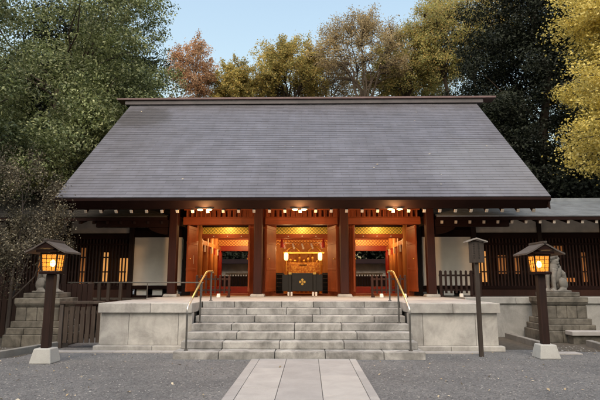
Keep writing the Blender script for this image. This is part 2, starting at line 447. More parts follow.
for sx in (-1,1):
    bb = MB(); xa = BX+sx*(HW-.058); xb = BX+sx*(HW-.012)
    for sg in (1,-1):
        q = [Vector((0,EY+.05,EZ-.06)), Vector((0,RY,RZ-.05)), Vector((0,RY,RZ-.5)), Vector((0,EY+.05,EZ-.38))]
        if sg < 0:
            for w in q: w.y = 2*RY-w.y
        poly = [(w.y,w.z) for w in q]; bb.prism(poly, 'x', xa, xb)
    bb.build('bargeboard', M['dark_y'], H)
    gw = MB(); gy0, gy1 = HY+1.2, 2*RY-HY-1.2
    gx = BX+sx*6.3
    gw.prism([(gy0,4.0),(gy1,4.0),(gy1,5.6),(RY,8.8),(gy0,5.6)], 'x', gx-.06, gx+.06); gw.build('gable_wall', M['dark_z'], H)
rb = MB(); rb.box(BX-7.95, BX+8.0, RY-.25, RY+.25, RZ-.12, RZ+.075); rb.build('ridge_beam', M['ridge'], H, .02)
rc = MB(); rc.box(BX-8.3, BX+8.55, RY-.33, RY+.33, RZ+.078, RZ+.165); rc.prism([(RY-.33,RZ+.167),(RY,RZ+.235),(RY+.33,RZ+.167)], 'x', BX-8.3, BX+8.55)
rc.build('ridge_cap', M['ridge_red'], H, .012)
# rafters with white capped tips
rs = .487; nr = 31
for i in range(nr):
    x = BX + (i-(nr-1)/2)*rs
    a = Vector((x, EY+.32, EZ-.385)); b = a + sd*2.9
    m = MB().bar(a, b, .08, .10, sn); r_ = m.build('rafter', M['dark_y'], H)
    MB().bar(a - sd*.03, a - sd*.001, .083, .103, sn).build('rafter_tip', M['band'], r_)
ew = MB(); ew.box(BX-HW+.1, BX+HW-.1, EY+.70, EY+.82, EZ+.02, EZ+.16); ew.build('eave_purlin', M['dark_x'], H)

# columns
CX = (-4.48,-1.50,1.50,4.48)
for cx in CX:
    m = MB(); m.box(BX+cx-.145, BX+cx+.145, HY-.145, HY+.145, PZ+.09, 5.4); c = m.build('column', M['column'], H, .022)
    MB().frustum(BX+cx, HY, PZ, PZ+.09, .50, .50, .44, .44).build('base_stone', M['granite'], c, .012)
pu = MB(); pu.box(BX-7.3, BX+7.3, HY-.13, HY+.13, 5.405, 5.68); pu.build('front_purlin', M['dark_x'], H)
for cx in (-4.48,4.48):                                           # tie beams from outer column to wall, with boat shaped brackets
    m = MB(); m.box(BX+cx-.1, BX+cx+.1, HY+.165, 18.75, 3.62, 3.94); m.build('tie_beam', M['dark_x'], H, .015)
    sx = 1 if cx > 0 else -1
    m = MB(); x0 = BX+cx+sx*.165
    m.box(min(x0,x0+sx*2.6), max(x0,x0+sx*2.6), HY-.08, HY+.08, 3.50, 3.76); m.build('tie_beam', M['dark_x'], H, .015)
    poly = [(x0,3.24),(x0,3.495),(x0+sx*.75,3.495),(x0+sx*.66,3.40),(x0+sx*.42,3.30),(x0+sx*.2,3.25)]
    MB().prism(poly, 'y', HY-.06, HY+.06).build('bracket', M['dark_x'], H, .008)

# the front wall line of the hall
WY = 18.9
BAYS = (-2.99, 0, 2.99)
OW = (1.0,1.0,1.0)
for bi, bx in enumerate(BAYS):
    x = BX+bx
    m = MB(); m.box(x-1.31, x+1.31, 17.98, 18.22, 3.65, 3.90); m.build('lintel', M['orange_x'], H, .015)
    ts = MB()                                                     # turned balusters in the transom
    for k in range(15): ts.tube([(x-1.2+k*2.4/14,18.1,3.93),(x-1.2+k*2.4/14,18.1,4.02),(x-1.2+k*2.4/14,18.1,4.20),(x-1.2+k*2.4/14,18.1,4.44)], [.028,.034,.022,.030], 6)
    ts.box(x-1.31,x+1.31,18.04,18.16,3.903,3.94); ts.box(x-1.31,x+1.31,18.07,18.13,4.19,4.235); ts.box(x-1.31,x+1.31,18.04,18.16,4.44,4.60)
    ts.build('transom_lattice', M['orange_z'], H)
    bk = MB(); bk.box(x-1.31, x+1.31, 18.45, 18.5, 3.90, 5.6); bk.build('transom_board', M['orange_x'], H)
    cl = MB(); cl.box(x-1.31, x+1.31, 18.23, 18.44, 3.80, 3.86); cl.build('portal_ceiling', M['dark_x'], H)
    for sx in (-1,1):
        jm = MB(); jm.box(x+sx*1.08-.10, x+sx*1.08+.10, WY, WY+.2, PZ, 3.9); jm.build('jamb', M['orange_z'], H, .01)
        hx = x+sx*.98; ang = R(17 if bx == 0 else 7)
        a = Vector((hx+sx*.02, WY-.02, 0)); d = Vector((sx*math.sin(ang), -math.cos(ang), 0)); b = a+d*.92
        m = MB(); cm = (a+b)/2; mat = Matrix.Rotation(math.atan2(d.y,d.x), 3, 'Z')
        m.cbox((cm.x,cm.y,(PZ+.16+3.63)/2), (.92,.055,3.63-PZ-.16), mat)
        nr_ = Vector((-d.y,d.x,0))*(1 if sx<0 else -1)
        if nr_.x*sx > 0: nr_ = -nr_
        # rails of the leaf stand proud of its board
        for zz in (PZ+.22, 2.05, 3.0, 3.55):
            m.cbox((cm.x,cm.y,zz), (.915,.075,.09 if zz not in (PZ+.22,) else .12), mat)
        lf = m.build('door_leaf', M['orange_z'], H, .006)
        hp = b - d*.16 + nr_*.05
        MB().ell((hp.x,hp.y,2.42),(.028,.028,.028)).build('handle', M['gold'], lf, smooth=True)
    sl = MB(); sl.box(x-1.0, x+1.0, WY-.05, WY+.22, PZ+.004, PZ+.07); sl.build('threshold', M['orange_x'], H, .008)
    fr = MB(); fr.box(x-1.42, x+1.42, 20.02, 20.08, 3.50, 3.77); fr.build('frieze', M['frieze'], H)
    hb = MB(); hb.box(x-1.42, x+1.42, 19.97, 20.13, 3.33, 3.497); b_ = hb.build('frieze_beam', M['orange_x'], H, .01)
    for k in range(5): MB().ell((x-1.12+k*.56,19.965,3.40),(.026,.012,.026),nu=8,nv=6).build('stud', M['white_metal'], b_, smooth=True)
    fu = MB(); fu.box(x-1.42, x+1.42, 19.97, 20.13, 3.773, 5.6); fu.build('upper_board', M['dark_x'], H)
# piers between the bays and the outer ends
for cx in (-4.30,-1.495,1.495,4.30):
    w = .20 if abs(cx) > 3 else .31
    m = MB(); m.box(BX+cx-w, BX+cx+w, WY+.01, WY+.17, PZ, 4.5); m.build('pier', M['orange_z'] if abs(cx)<3 else M['dark_z'], H)
# inner columns, side walls, beams, floor, ceiling
for cx in (-1.47,1.47):
    for yy_ in (20.05,22.3,24.6):
        MB().tube([(BX+cx,yy_,PZ),(BX+cx,yy_,4.4)], .15, 16).build('inner_column', M['red'] if yy_ > 24 else M['orange_z'], H, smooth=True)
for sx in (-1,1):
    for yy_ in (20.05,21.2,22.3,23.4,24.6):
        MB().tube([(BX+sx*4.12,yy_,PZ),(BX+sx*4.12,yy_,4.4)], .13, 16).build('inner_column', M['honey'] if yy_ < 24 else M['red'], H, smooth=True)
    m = MB(); m.box(BX+sx*4.42-.05, BX+sx*4.42+.05, WY+.17, 25, PZ, 5.6); m.build('side_wall', M['honey'], H)
    m = MB(); m.box(BX+sx*4.12-.10, BX+sx*4.12+.10, 20.2, 24.4, 3.1, 3.28); m.build('side_rail', M['honey'], H, .01)
    for k in range(6):                                            # little paper and red pendants along the side rail
        yk = 20.5+k*.72
        m = MB(); m.box(BX+sx*4.0-.03, BX+sx*4.0+.03, yk-.03, yk+.03, 2.82, 3.1)
        m.build('pendant', M['redcloth'] if k%2 else M['paper'], H)
for x0, x1 in ((-4.3,-1.62),(1.62,4.3),(-1.4,1.4)):
    m = MB(); m.box(BX+x0, BX+x1, 24.4, 24.6, 3.34, 3.62); m.build('inner_frieze', M['frieze_red'], H)
    m = MB(); m.box(BX+x0, BX+x1, 24.35, 24.65, 3.08, 3.337); m.build('inner_beam', M['red'], H, .012)
    m = MB(); m.box(BX+x0, BX+x1, 24.45, 24.55, 3.623, 5.6); m.build('upper_board', M['orange_x'], H)
m = MB(); m.box(BX-4.36, BX+4.36, 20.14, 24.34, 4.4, 4.46); m.build('ceiling', M['orange_x'], H)
m = MB(); m.box(BX-4.36, BX+4.36, 18.103, 25.2, PZ-.1, PZ+.003); m.build('floor', M['honey'], H)
for bx in (-2.95,2.95):
    m = MB(); m.box(BX+bx-1.3, BX+bx+1.3, 21.6, 21.8, PZ+.004, PZ+.30); m.build('red_sill', M['red'], H, .01)
# white side bays
for sx in (-1,1):
    x0, x1 = sorted((BX+sx*4.55, BX+sx*6.38))
    m = MB(); m.box(x0, x1, 19.0, 19.1, 1.47, 3.28); m.build('plaster_panel', M['plaster'], H)
    for za, zb in ((3.283,3.55),(1.33,1.467)): MB().box(x0-.05, x1+.05, 18.93, 19.13, za, zb).build('panel_rail', M['dark_x'], H, .01)
    m = MB(); m.box(x0, x1, 19.02, 19.1, 3.553, 5.6); m.build('upper_board', M['dark_x'], H)
    m = MB(); m.box(BX+sx*6.48-.09, BX+sx*6.48+.09, 18.9, 19.1, 1.02, 4.6); m.build('corner_post', M['dark_z'], H, .01)
    m = MB(); m.box(x0, x1, 19.02, 19.1, 1.02, 1.10); m.build('ground_beam', M['dark_x'], H)
    m = MB()
    for k in range(3): m.box(x0+.15+k*.6, x0+.52+k*.6, 19.04, 19.08, 1.105, 1.325)
    m.build('vent_panel', M['white'], H)
    m = MB(); m.box(BX+sx*6.3-.05, BX+sx*6.3+.05, 19.14, 24.5, 1.1, 5.6); m.build('end_wall', M['dark_y'], H)

# twin lamps under the eave
for bi, (bx, wh) in enumerate(zip(BAYS, ('left','middle','right'))):
    x = BX+bx-.02; ly, lz = 15.53, 3.845
    t = thing('eave_lamp', 'warm twin lamp glowing under the eave of the %s bay' % wh, 'lamp', (x,ly,lz), 'lamps under the front eave')
    m = MB(); m.box(x-.28, x+.28, ly-.02, ly+.02, lz+.05, lz+.075); m.tube([(x,ly,lz+.075),(x,ly+.05,lz+.20)], .014, 6); m.build('bracket', M['black'], t)
    for sx in (-1,1): MB().ell((x+sx*.145,ly,lz), (.095,.045,.030)).build('bulb', M['tube'], t, smooth=True)
    lamp('lamp_light', (x,ly-.02,lz-.20), 84, (1,.54,.22), .12, t)
# lamps inside the hall
for bx, wh in ((-2.99,'left'),(0,'middle'),(2.99,'right')):
    x = BX+bx
    t = thing('hanging_lamp', 'small round lamp hanging behind the lintel of the %s bay' % wh, 'lamp', (x,19.45,4.0), 'lamps inside the hall')
    MB().tube([(x,19.45,4.05),(x,19.45,4.6)], .012, 6).build('rod', M['black'], t)
    MB().ell((x,19.45,3.97),(.12,.12,.09)).build('bulb', M['tube'], t, smooth=True)
    lamp('lamp_light', (x,19.45,3.80), 17 if bx else 17, (1,.60,.24), .12, t)
    if bx:
        t = thing('hanging_lamp', 'small round lamp hanging deep inside the %s bay behind the gilded frieze' % wh, 'lamp', (x,22.2,4.1), 'lamps inside the hall')
        MB().tube([(x,22.2,4.05),(x,22.2,4.39)], .012, 6).build('rod', M['black'], t)
        MB().ell((x,22.2,3.97),(.12,.12,.09)).build('bulb', M['tube'], t, smooth=True)
        lamp('lamp_light', (x,22.2,3.78), 120, (1,.58,.22), .12, t)

# ------------------------------------------------------------------ things in the hall
t = thing('offertory_box', 'black offertory box with a gold four petal crest before the altar', 'offertory box', (BX+.02,18.4,PZ))
x = BX+.03; y0 = 18.2
m = MB(); m.box(x-.38, x+.38, y0, y0+.5, 1.27, 1.92); m.build('front_panel', M['black'], t, .01)
m = MB(); m.box(x-.73, x+.73, y0+.05, y0+.45, 1.27, 1.86); m.build('box_body', M['black'], t, .01)
for sx in (-1,1):
    m = MB(); m.box(x+sx*.44-.05, x+sx*.44+.05, y0-.03, y0+.54, 1.25, 1.94); pp = m.build('frame_post', M['black'], t, .008)
    m = MB(); m.box(x+sx*.44-.053, x+sx*.44+.053, y0-.034, y0+.2, 1.87, 1.943); m.build('corner_fitting', M['gold'], pp)
    for dx in (-.055,.055):
        m = MB(); m.box(x+sx*.44+dx-.035, x+sx*.44+dx+.035, y0-.06, y0+.06, PZ+.004, 1.245); m.build('foot', M['white'], t, .006)
m = MB()
for k in range(9): m.box(x-.68+k*.17-.02, x-.68+k*.17+.02, y0+.06, y0+.44, 1.865, 1.89)
m.build('slatted_top', M['dark_y'], t)
m = MB()
for a in range(4):
    d = Vector((math.cos(a*math.pi/2), 0, math.sin(a*math.pi/2))); n_ = Vector((-d.z,0,d.x)); c = Vector((x,y0-.012,1.60))
    pts = [c+d*.022, c+d*.06+n_*.04, c+d*.105+n_*.04, c+d*.12, c+d*.105-n_*.04, c+d*.06-n_*.04]
    m.prism([(q.x,q.z) for q in pts], 'y', y0-.014, y0-.002)
m.ell((x,y0-.008,1.60),(.024,.012,.024)); m.build('crest', M['gold'], t)
for sx, wh in ((-1,'left'),(1,'right')):
    x1 = BX+.03+sx*.885
    t = thing('tiered_stand', 'dark tiered stand with pale shelf edges %s of the offertory box' % wh, 'stand', (x1,19.4,PZ), 'tiered stands flanking the offertory box')
    for k in range(5):
        m = MB(); m.box(x1-.115, x1+.115, 19.32, 19.68, 1.26+k*.15, 1.285+k*.15); m.build('shelf', M['grey_z'], t)
    m = MB()
    for dx in (-.13,.13): m.box(x1+dx-.012, x1+dx+.012, 19.3, 19.7, PZ+.004, 1.95)
    m.build('side_panel', M['black'], t)
    MB().box(x1-.117,x1+.117,19.70,19.73,PZ+.004,1.95).build('back_panel', M['black'], t)
# altar
t = thing('altar_table', 'low altar table wrapped in gold brocade behind the offertory box', 'altar', (BX+.03,21.3,PZ))
x = BX+.03
m = MB(); poly = [(x-.74,2.40)]
for k in range(17):
    a = -1+2*k/16; poly.append((x+a*.74*.985, 1.93+.10*a*a))
poly.append((x+.74,2.40)); m.prism(poly, 'y', 21.1, 21.55); m.build('brocade_cover', M['brocade'], t, .012)
m = MB(); m.box(x-.16, x+.16, 21.085, 21.098, 2.28, 2.32); m.build('cover_band', M['dark_x'], t)
m = MB()
for dx in (-.6,.6): m.box(x+dx-.05, x+dx+.05, 21.2, 21.5, PZ+.004, 1.95)
m.build('leg', M['black'], t)
t = thing('altar_screen', 'gilded altar screen with upright golden ornaments glowing at the back', 'altar', (BX+.03,23.6,PZ))
MB().box(BX-1.36, BX+1.36, 24.0, 24.06, PZ+.004, 3.36).build('back_panel', M['honey'], t)
rr = random.Random(9)
for k in range(9):
    xx = BX+.03+(k-4)*.205; h = rr.uniform(.35,.62) - abs(k-4)*.02; zb = 2.35
    pts = [(xx,23.6,PZ+.004),(xx,23.6,zb),(xx,23.6,zb+.05),(xx,23.6,zb+h*.45),(xx,23.6,zb+h*.55),(xx,23.6,zb+h*.8),(xx,23.6,zb+h)]
    MB().tube(pts, [.05,.05,.09,.045,.075,.05,.015], 10).build('ornament', M['gold'], t, smooth=True)
m = MB()
for sx in (-1,1):
    m.tube([(x+sx*(.2+.6*u), 23.4, 3.0+.22*math.sin(u*math.pi)) for u in np.linspace(0,1,9)], .04, 8)
m.box(x-.95,x+.95,23.36,23.44,2.90,2.98); m.build('canopy_rail', M['gold'], t, smooth=False)
for sx, wh in ((-1,'left'),(1,'right')):
    xx = BX+.03+sx*.70
    t = thing('altar_lamp', 'glowing paper lamp on a slim stand at the %s end of the brocade altar' % wh, 'lamp', (xx,20.75,PZ), 'pair of altar lamps')
    m = MB(); m.tube([(xx,20.75,PZ+.03),(xx,20.75,2.48)], .018, 8); m.tube([(xx,20.75,PZ+.004),(xx,20.75,PZ+.03)], .13, 14); m.build('stand', M['gold'], t)
    MB().tube([(xx,20.75,2.48),(xx,20.75,2.54),(xx,20.75,2.72),(xx,20.75,2.79)], [.055,.085,.09,.06], 12).build('lamp_shade', M['candle'], t, smooth=True)
    lamp('lamp_light', (xx+.0,20.55,2.95), 22, (1,.62,.25), .1, t)
# rope of paper streamers and red tassels in the middle bay
t = thing('paper_streamer_rope', 'rope with white paper streamers strung across the middle bay', 'rope', (BX,20.3,3.2))
MB().tube([(BX+a*1.25, 20.3, 3.22-.06*(1-a*a)) for a in np.linspace(-1,1,15)], .018, 8).build('rope', M['honey'], t, smooth=True)
for k in range(7):
    a = -.9+k*.3; m = MB(); xx = BX+a*1.25; zz = 3.2-.06*(1-a*a)
    for q in range(3): m.box(xx-.04+q*.025, xx+.03+q*.025, 20.29+q*.004, 20.293+q*.004, zz-.08-q*.075, zz-q*.075)
    m.build('paper_streamer', M['paper'], t)
for xx, wh in ((BX-.82,'left end of the paper streamer rope'),(BX+.86,'right end of the paper streamer rope'),(BX-2.62,'inner beam of the left bay'),(BX+2.42,'inner beam of the right bay')):
    yk, zk = (20.2,3.32) if 'rope' in wh else (24.25,3.07)
    t = thing('red_tassel', 'red silk tassel hanging at the %s' % wh, 'tassel', (xx,yk,zk), 'red tassels hanging in the hall')
    MB().ell((xx,yk,zk-.05),(.05,.05,.05)).build('knot', M['redcloth'], t, smooth=True)
    MB().tube([(xx,yk,zk-.09),(xx,yk,zk-.16),(xx,yk,zk-.36)], [.035,.06,.075], 10).build('fringe', M['redcloth'], t)
for xx, wh in ((BX-1.72,'left'),(BX+1.72,'right')):
    t = thing('red_stand', 'small red lacquer stand just inside the %s bay beside a pillar' % wh, 'stand', (xx,20.9,PZ), 'red stands inside the side bays')
    MB().box(xx-.2,xx+.2,20.7,21.05,1.86,1.93).build('top', M['red'], t, .008)
    for dx in (-.16,.16):
        for dy in (20.74,21.01): MB().box(xx+dx-.025,xx+dx+.025,dy-.025,dy+.025,PZ+.004,1.86).build('leg', M['red'], t)
# picket barriers on the platform
def picket(x0, x1, yy_, h, n, mat, label, name='picket_barrier', grp='picket barriers on the platform', w=.055):
    t = thing(name, label, 'barrier', ((x0+x1)/2,yy_,PZ), grp)
    for k in range(n):
        xk = x0 + (x1-x0)*k/(n-1); e = k in (0,n-1); ww = w*1.35 if e else w
        m = MB(); m.box(xk-ww/2, xk+ww/2, yy_-.02, yy_+.02, PZ+(.004 if e else .12), PZ+h); m.frustum(xk, yy_, PZ+h, PZ+h+.03, ww, .04, ww*.4, .01)
        m.build('picket', mat, t)
    for zz in (.20,.58*h/.72):
        MB().box(x0-.05, x1+.05, yy_+.021, yy_+.051, PZ+zz, PZ+zz+.06).build('rail', mat, t)
    for xk in (x0,x1): MB().box(xk-.05,xk+.05,yy_-.22,yy_-.04,PZ+.004,PZ+.06).build('foot', mat, t)
picket(BX-3.46, BX-2.38, 16.8, .70, 8, M['rust_z'], 'brown picket barrier in front of the left bay')
picket(BX+2.36, BX+3.44, 16.8, .70, 8, M['rust_z'], 'brown picket barrier in front of the right bay')
picket(BX+4.76, BX+5.80, 17.35, .86, 7, M['dark_z'], 'dark picket barrier before the right white wall panel', w=.07)
for xx, yk, lab in ((BX-2.68,16.55,'small white weight at the foot of the left bay barrier'),(BX+2.62,16.55,'small white weight at the foot of the right bay barrier'),(BX+3.36,16.5,'small white weight at the outer end of the right bay barrier'),(BX+5.36,17.1,'small white weight before the dark right hand barrier')):
    t = MB(); t.frustum(xx, yk, PZ+.003, PZ+.12, .12, .12, .10, .10); tag(t.build('floor_weight', M['white'], None, .01), lab, 'weight', 'white floor weights on the platform')
t = thing('dark_cabinet', 'dark wooden cabinet beside the right picket barrier', 'cabinet', (BX+6.0,17.5,PZ))
MB().box(BX+5.88,BX+6.14,17.35,17.75,1.025,1.86).build('body', M['dark_z'], t, .01); MB().box(BX+5.86,BX+6.16,17.33,17.77,1.863,1.90).build('top', M['dark_x'], t, .008)
t = MB(); t.box(BX-4.23,BX-4.0,18.55,18.58,2.25,2.58); tag(t.build('notice_paper', M['paper']), 'white notice sheet beside the left outer door leaf', 'notice')
# metal guard rail on the left of the platform
t = thing('guard_rail', 'low grey metal guard rail along the left end of the platform', 'railing', (BX-5.2,16.4,1.0))
MB().box(BX-7.6, BX-3.15, 16.385, 16.415, 1.565, 1.60).build('top_rail', M['steel'], t, .005)
for px in (-7.45,-7.05,-6.55,-6.25,-5.85): MB().box(BX+px-.045,BX+px+.045,16.36,16.44,.9 if px<-4.8 else PZ,1.562).build('post', M['gate_z'], t)
for px in (-4.98+.0,-3.2): MB().tube([(BX+px,16.4,1.0),(BX+px,16.4,1.56)], .016, 8).build('slim_post', M['steel'], t)
ds_ = thing('side_deck', 'dark timber deck carried on posts left of the stone platform', 'deck', (BX-6.3,16.6,0))
MB().box(BX-8.2,BX-4.85,15.6,17.18,.88,1.0).build('deck_boards', M['dark_x'], ds_, .01)
for px in (-8.0,-6.9,-5.8,-5.0): MB().box(BX+px-.07,BX+px+.07,15.7,15.84,0,.877).build('deck_post', M['dark_z'], ds_)

# ------------------------------------------------------------------ corridor wings
def wing(sx, label, roofmat):
    t = thing('corridor_wing', label, 'corridor', (BX+sx*9,19,1.02), 'corridors either side of the hall')
    xi, xo = BX+sx*4.7, BX+sx*14.5; xw = BX+sx*6.58
    def X(a, b): return (min(a,b), max(a,b))
    ey, ez, ry, rz = 17.3, 3.86, 20.6, 4.90
    r = MB(); d = Vector((0,ry-ey,rz-ez)); L = d.length; d.normalize(); nn = Vector((0,-d.z,d.y)); nc = 18
    xs_ = np.linspace(xi, xo, 19)
    for sg in (1,-1):
        for i in range(nc):
            for a, b in zip(xs_[:-1], xs_[1:]):
                def P(xx, s, h):
                    q = Vector((xx,ey,ez)) + d*s + nn*h
                    if sg < 0: q.y = 2*ry-q.y
                    return q
                a_, b_ = min(a,b)+.002, max(a,b)-.002
                r.add([P(a_,i*L/nc,.022),P(b_,i*L/nc,.022),P(b_,(i+1)*L/nc+.01,.002),P(a_,(i+1)*L/nc+.01,.002),P(a_,i*L/nc,-.02),P(b_,i*L/nc,-.02)], [(0,1,2,3),(4,5,1,0)])
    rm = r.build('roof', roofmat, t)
    m = MB(); m.prism([(ey+.02,ez-.025),(ry,rz-.025),(2*ry-ey-.02,ez-.025),(2*ry-ey-.02,ez-.14),(ry,rz-.16),(ey+.02,ez-.14)], 'x', xi+sx*.01, xo); m.build('soffit', M['dark_x'], t)
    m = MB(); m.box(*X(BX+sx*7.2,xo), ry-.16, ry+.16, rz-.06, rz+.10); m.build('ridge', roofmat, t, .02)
    k = 0; x = xi+sx*.2
    while abs(x-BX) < 14.3:
        a = Vector((x,ey+.09,ez-.20)); b = a + d*2.2
        f = MB().bar(a, b, .085, .10, nn).build('rafter', M['dark_y'], t)
        if sx > 0 and k < 26: MB().bar(a-d*.012, a-d*.001, .088, .103, nn).build('rafter_tip', M['band'], f)
        x += sx*.485; k += 1
    posts = [BX+sx*v for v in (8.95,11.3,13.7)]
    for px in posts: MB().box(px-.08,px+.08,18.92,19.08,1.02,4.2).build('post', M['dark_z'], t, .01)
    m = MB(); m.box(*X(xw,xo), 18.99, 19.05, 3.44, 4.3); m.build('white_band', M['band'], t)
    m = MB(); m.box(*X(xw,xo), 18.955, 19.085, 3.22, 3.437); m.build('beam', M['dark_x'], t, .01)
    m = MB(); m.box(*X(xw,xo), 18.955, 19.085, 1.34, 1.46); m.box(*X(xw,xo), 18.955, 19.085, 2.98, 3.05); m.build('rail', M['dark_x'], t, .01)
    m = MB(); m.box(*X(xw,xo), 18.99, 19.05, 1.0, 1.337); m.build('skirting_board', M['rust_z'], t)
    m = MB(); m.box(*X(xw,xo), 19.5, 19.56, 1.02, 4.2); m.build('back_wall', M['dark_z'], t)
    edges = [xw] + posts + [xo]
    for a, b in zip(edges[:-1], edges[1:]):
        a, b = X(a,b); n = int((b-a-.2)/.115); m = MB()
        for k in range(n):
            xx = a+.12+(b-a-.24)*k/(n-1); m.box(xx-.024,xx+.024,18.985,19.025,1.463,3.217)
        for zz in (1.95,2.5): m.box(a+.09,b-.09,19.026,19.05,zz,zz+.05)
        m.build('lattice_screen', M['rust_z'] if sx > 0 else M['dark_z'], t)
    if sx > 0: wins = [(6.64,6.98,1.6,2.75,1),(7.45,7.72,1.9,2.6,0),(8.05,8.22,1.9,2.6,0),(8.9,9.3,2.78,2.92,0),(9.4,9.9,2.75,2.95,0),(9.9,10.3,1.6,1.75,0),(10.6,10.72,1.6,2.7,0),(11.6,12.4,1.7,2.6,0)]
    else: wins = [(6.68,6.98,1.62,2.5,1),(7.40,7.68,1.62,2.72,1),(8.3,8.5,1.5,2.9,0),(9.6,10.2,1.6,2.6,0)]
    for a, b, z0, z1, br in wins:
        m = MB(); m.box(*X(BX+sx*a,BX+sx*b), 19.2, 19.24, z0, z1); m.build('lit_window', M['window'] if br else M['window_dim'], t)
    return t
M['roof_wing'] = m_plain('corridor_copper', (.25,.275,.31), .38, .3, .25, 2.0, .1)
M['roof_shaded'] = m_plain('shaded_corridor_roof', (.030,.027,.024), .9, 0, .3, 3, .3)  # left corridor roof: tree shade put into its dark colour
wing(1, 'timber corridor with slatted screens and blue grey roof right of the hall', M['roof_wing'])
wing(-1, 'dark timber corridor with lit slits and roof darkened for shade left of the hall', M['roof_shaded'])

# white retaining wall under the right corridor
t = thing('retaining_wall', 'low white retaining wall with coping behind the right guardian statue', 'wall', (BX+8.5,15.3,0))
m = MB(); e = [BX+4.95,6.9,8.9,10.9,12.5]
for a, b in zip(e[:-1], e[1:]): m.box(a+.003,b-.003,15.25,15.6,0,.96)
m.build('wall_face', M['wall'], t, .006)
m = MB()
for a, b in zip([BX+4.9,6.3,7.7,9.1,10.7],[6.3,7.7,9.1,10.7,12.5]): m.box(a+.003,b-.003,15.2,15.66,.963,1.15)
m.build('coping', M['wall'], t, .012)
MB().tube([(9.05,15.2,.42),(9.05,15.24,.42)], .05, 12).build('drain_hole', M['black'], t)
v = MB(); v.box(BX+4.95,BX+12.6,16.6,18.9,1.025,1.09); tag(v.build('veranda_slab', M['kerb'], None, .02), 'grey stone veranda edge under the right corridor', 'veranda')

# plank gate left of the platform
t = thing('plank_gate', 'low dark gate of weathered upright planks beside the platform', 'gate', (-5.4,12.6,0))
for k, xx in enumerate(np.linspace(-5.83,-5.02,7)):
    MB().box(xx-.05,xx+.05,12.55,12.58,.12+random.uniform(0,.02),1.0+random.uniform(-.01,.01)).build('plank', M['gate_z'], t, .004)
for zz in (.25,.82): MB().box(-5.9,-4.95,12.583,12.63,zz,zz+.08).build('rail', M['gate_z'], t)
MB().box(-5.99,-5.90,12.52,12.62,0,1.06).build('gate_post', M['grey_z'], t, .008)
MB().box(-6.0,-4.92,12.5,12.66,1.063,1.13).build('top_rail', M['gate_z'], t, .008)
# dark board fence further left, behind the shrubs
t = thing('board_fence', 'dark board fence in the gloom behind the left pedestal', 'fence', (-9.5,14.6,0))
m = MB()
for k in range(44): m.box(-12.9+k*.155,-12.9+k*.155+.14,14.6,14.63,.05,1.55+random.uniform(-.01,.01))
m.build('boards', M['dark_z'], t)
for xx in (-12.8,-10.6,-8.4,-6.2): MB().box(xx-.06,xx+.06,14.64,14.76,0,1.6).build('fence_post', M['gate_z'], t)

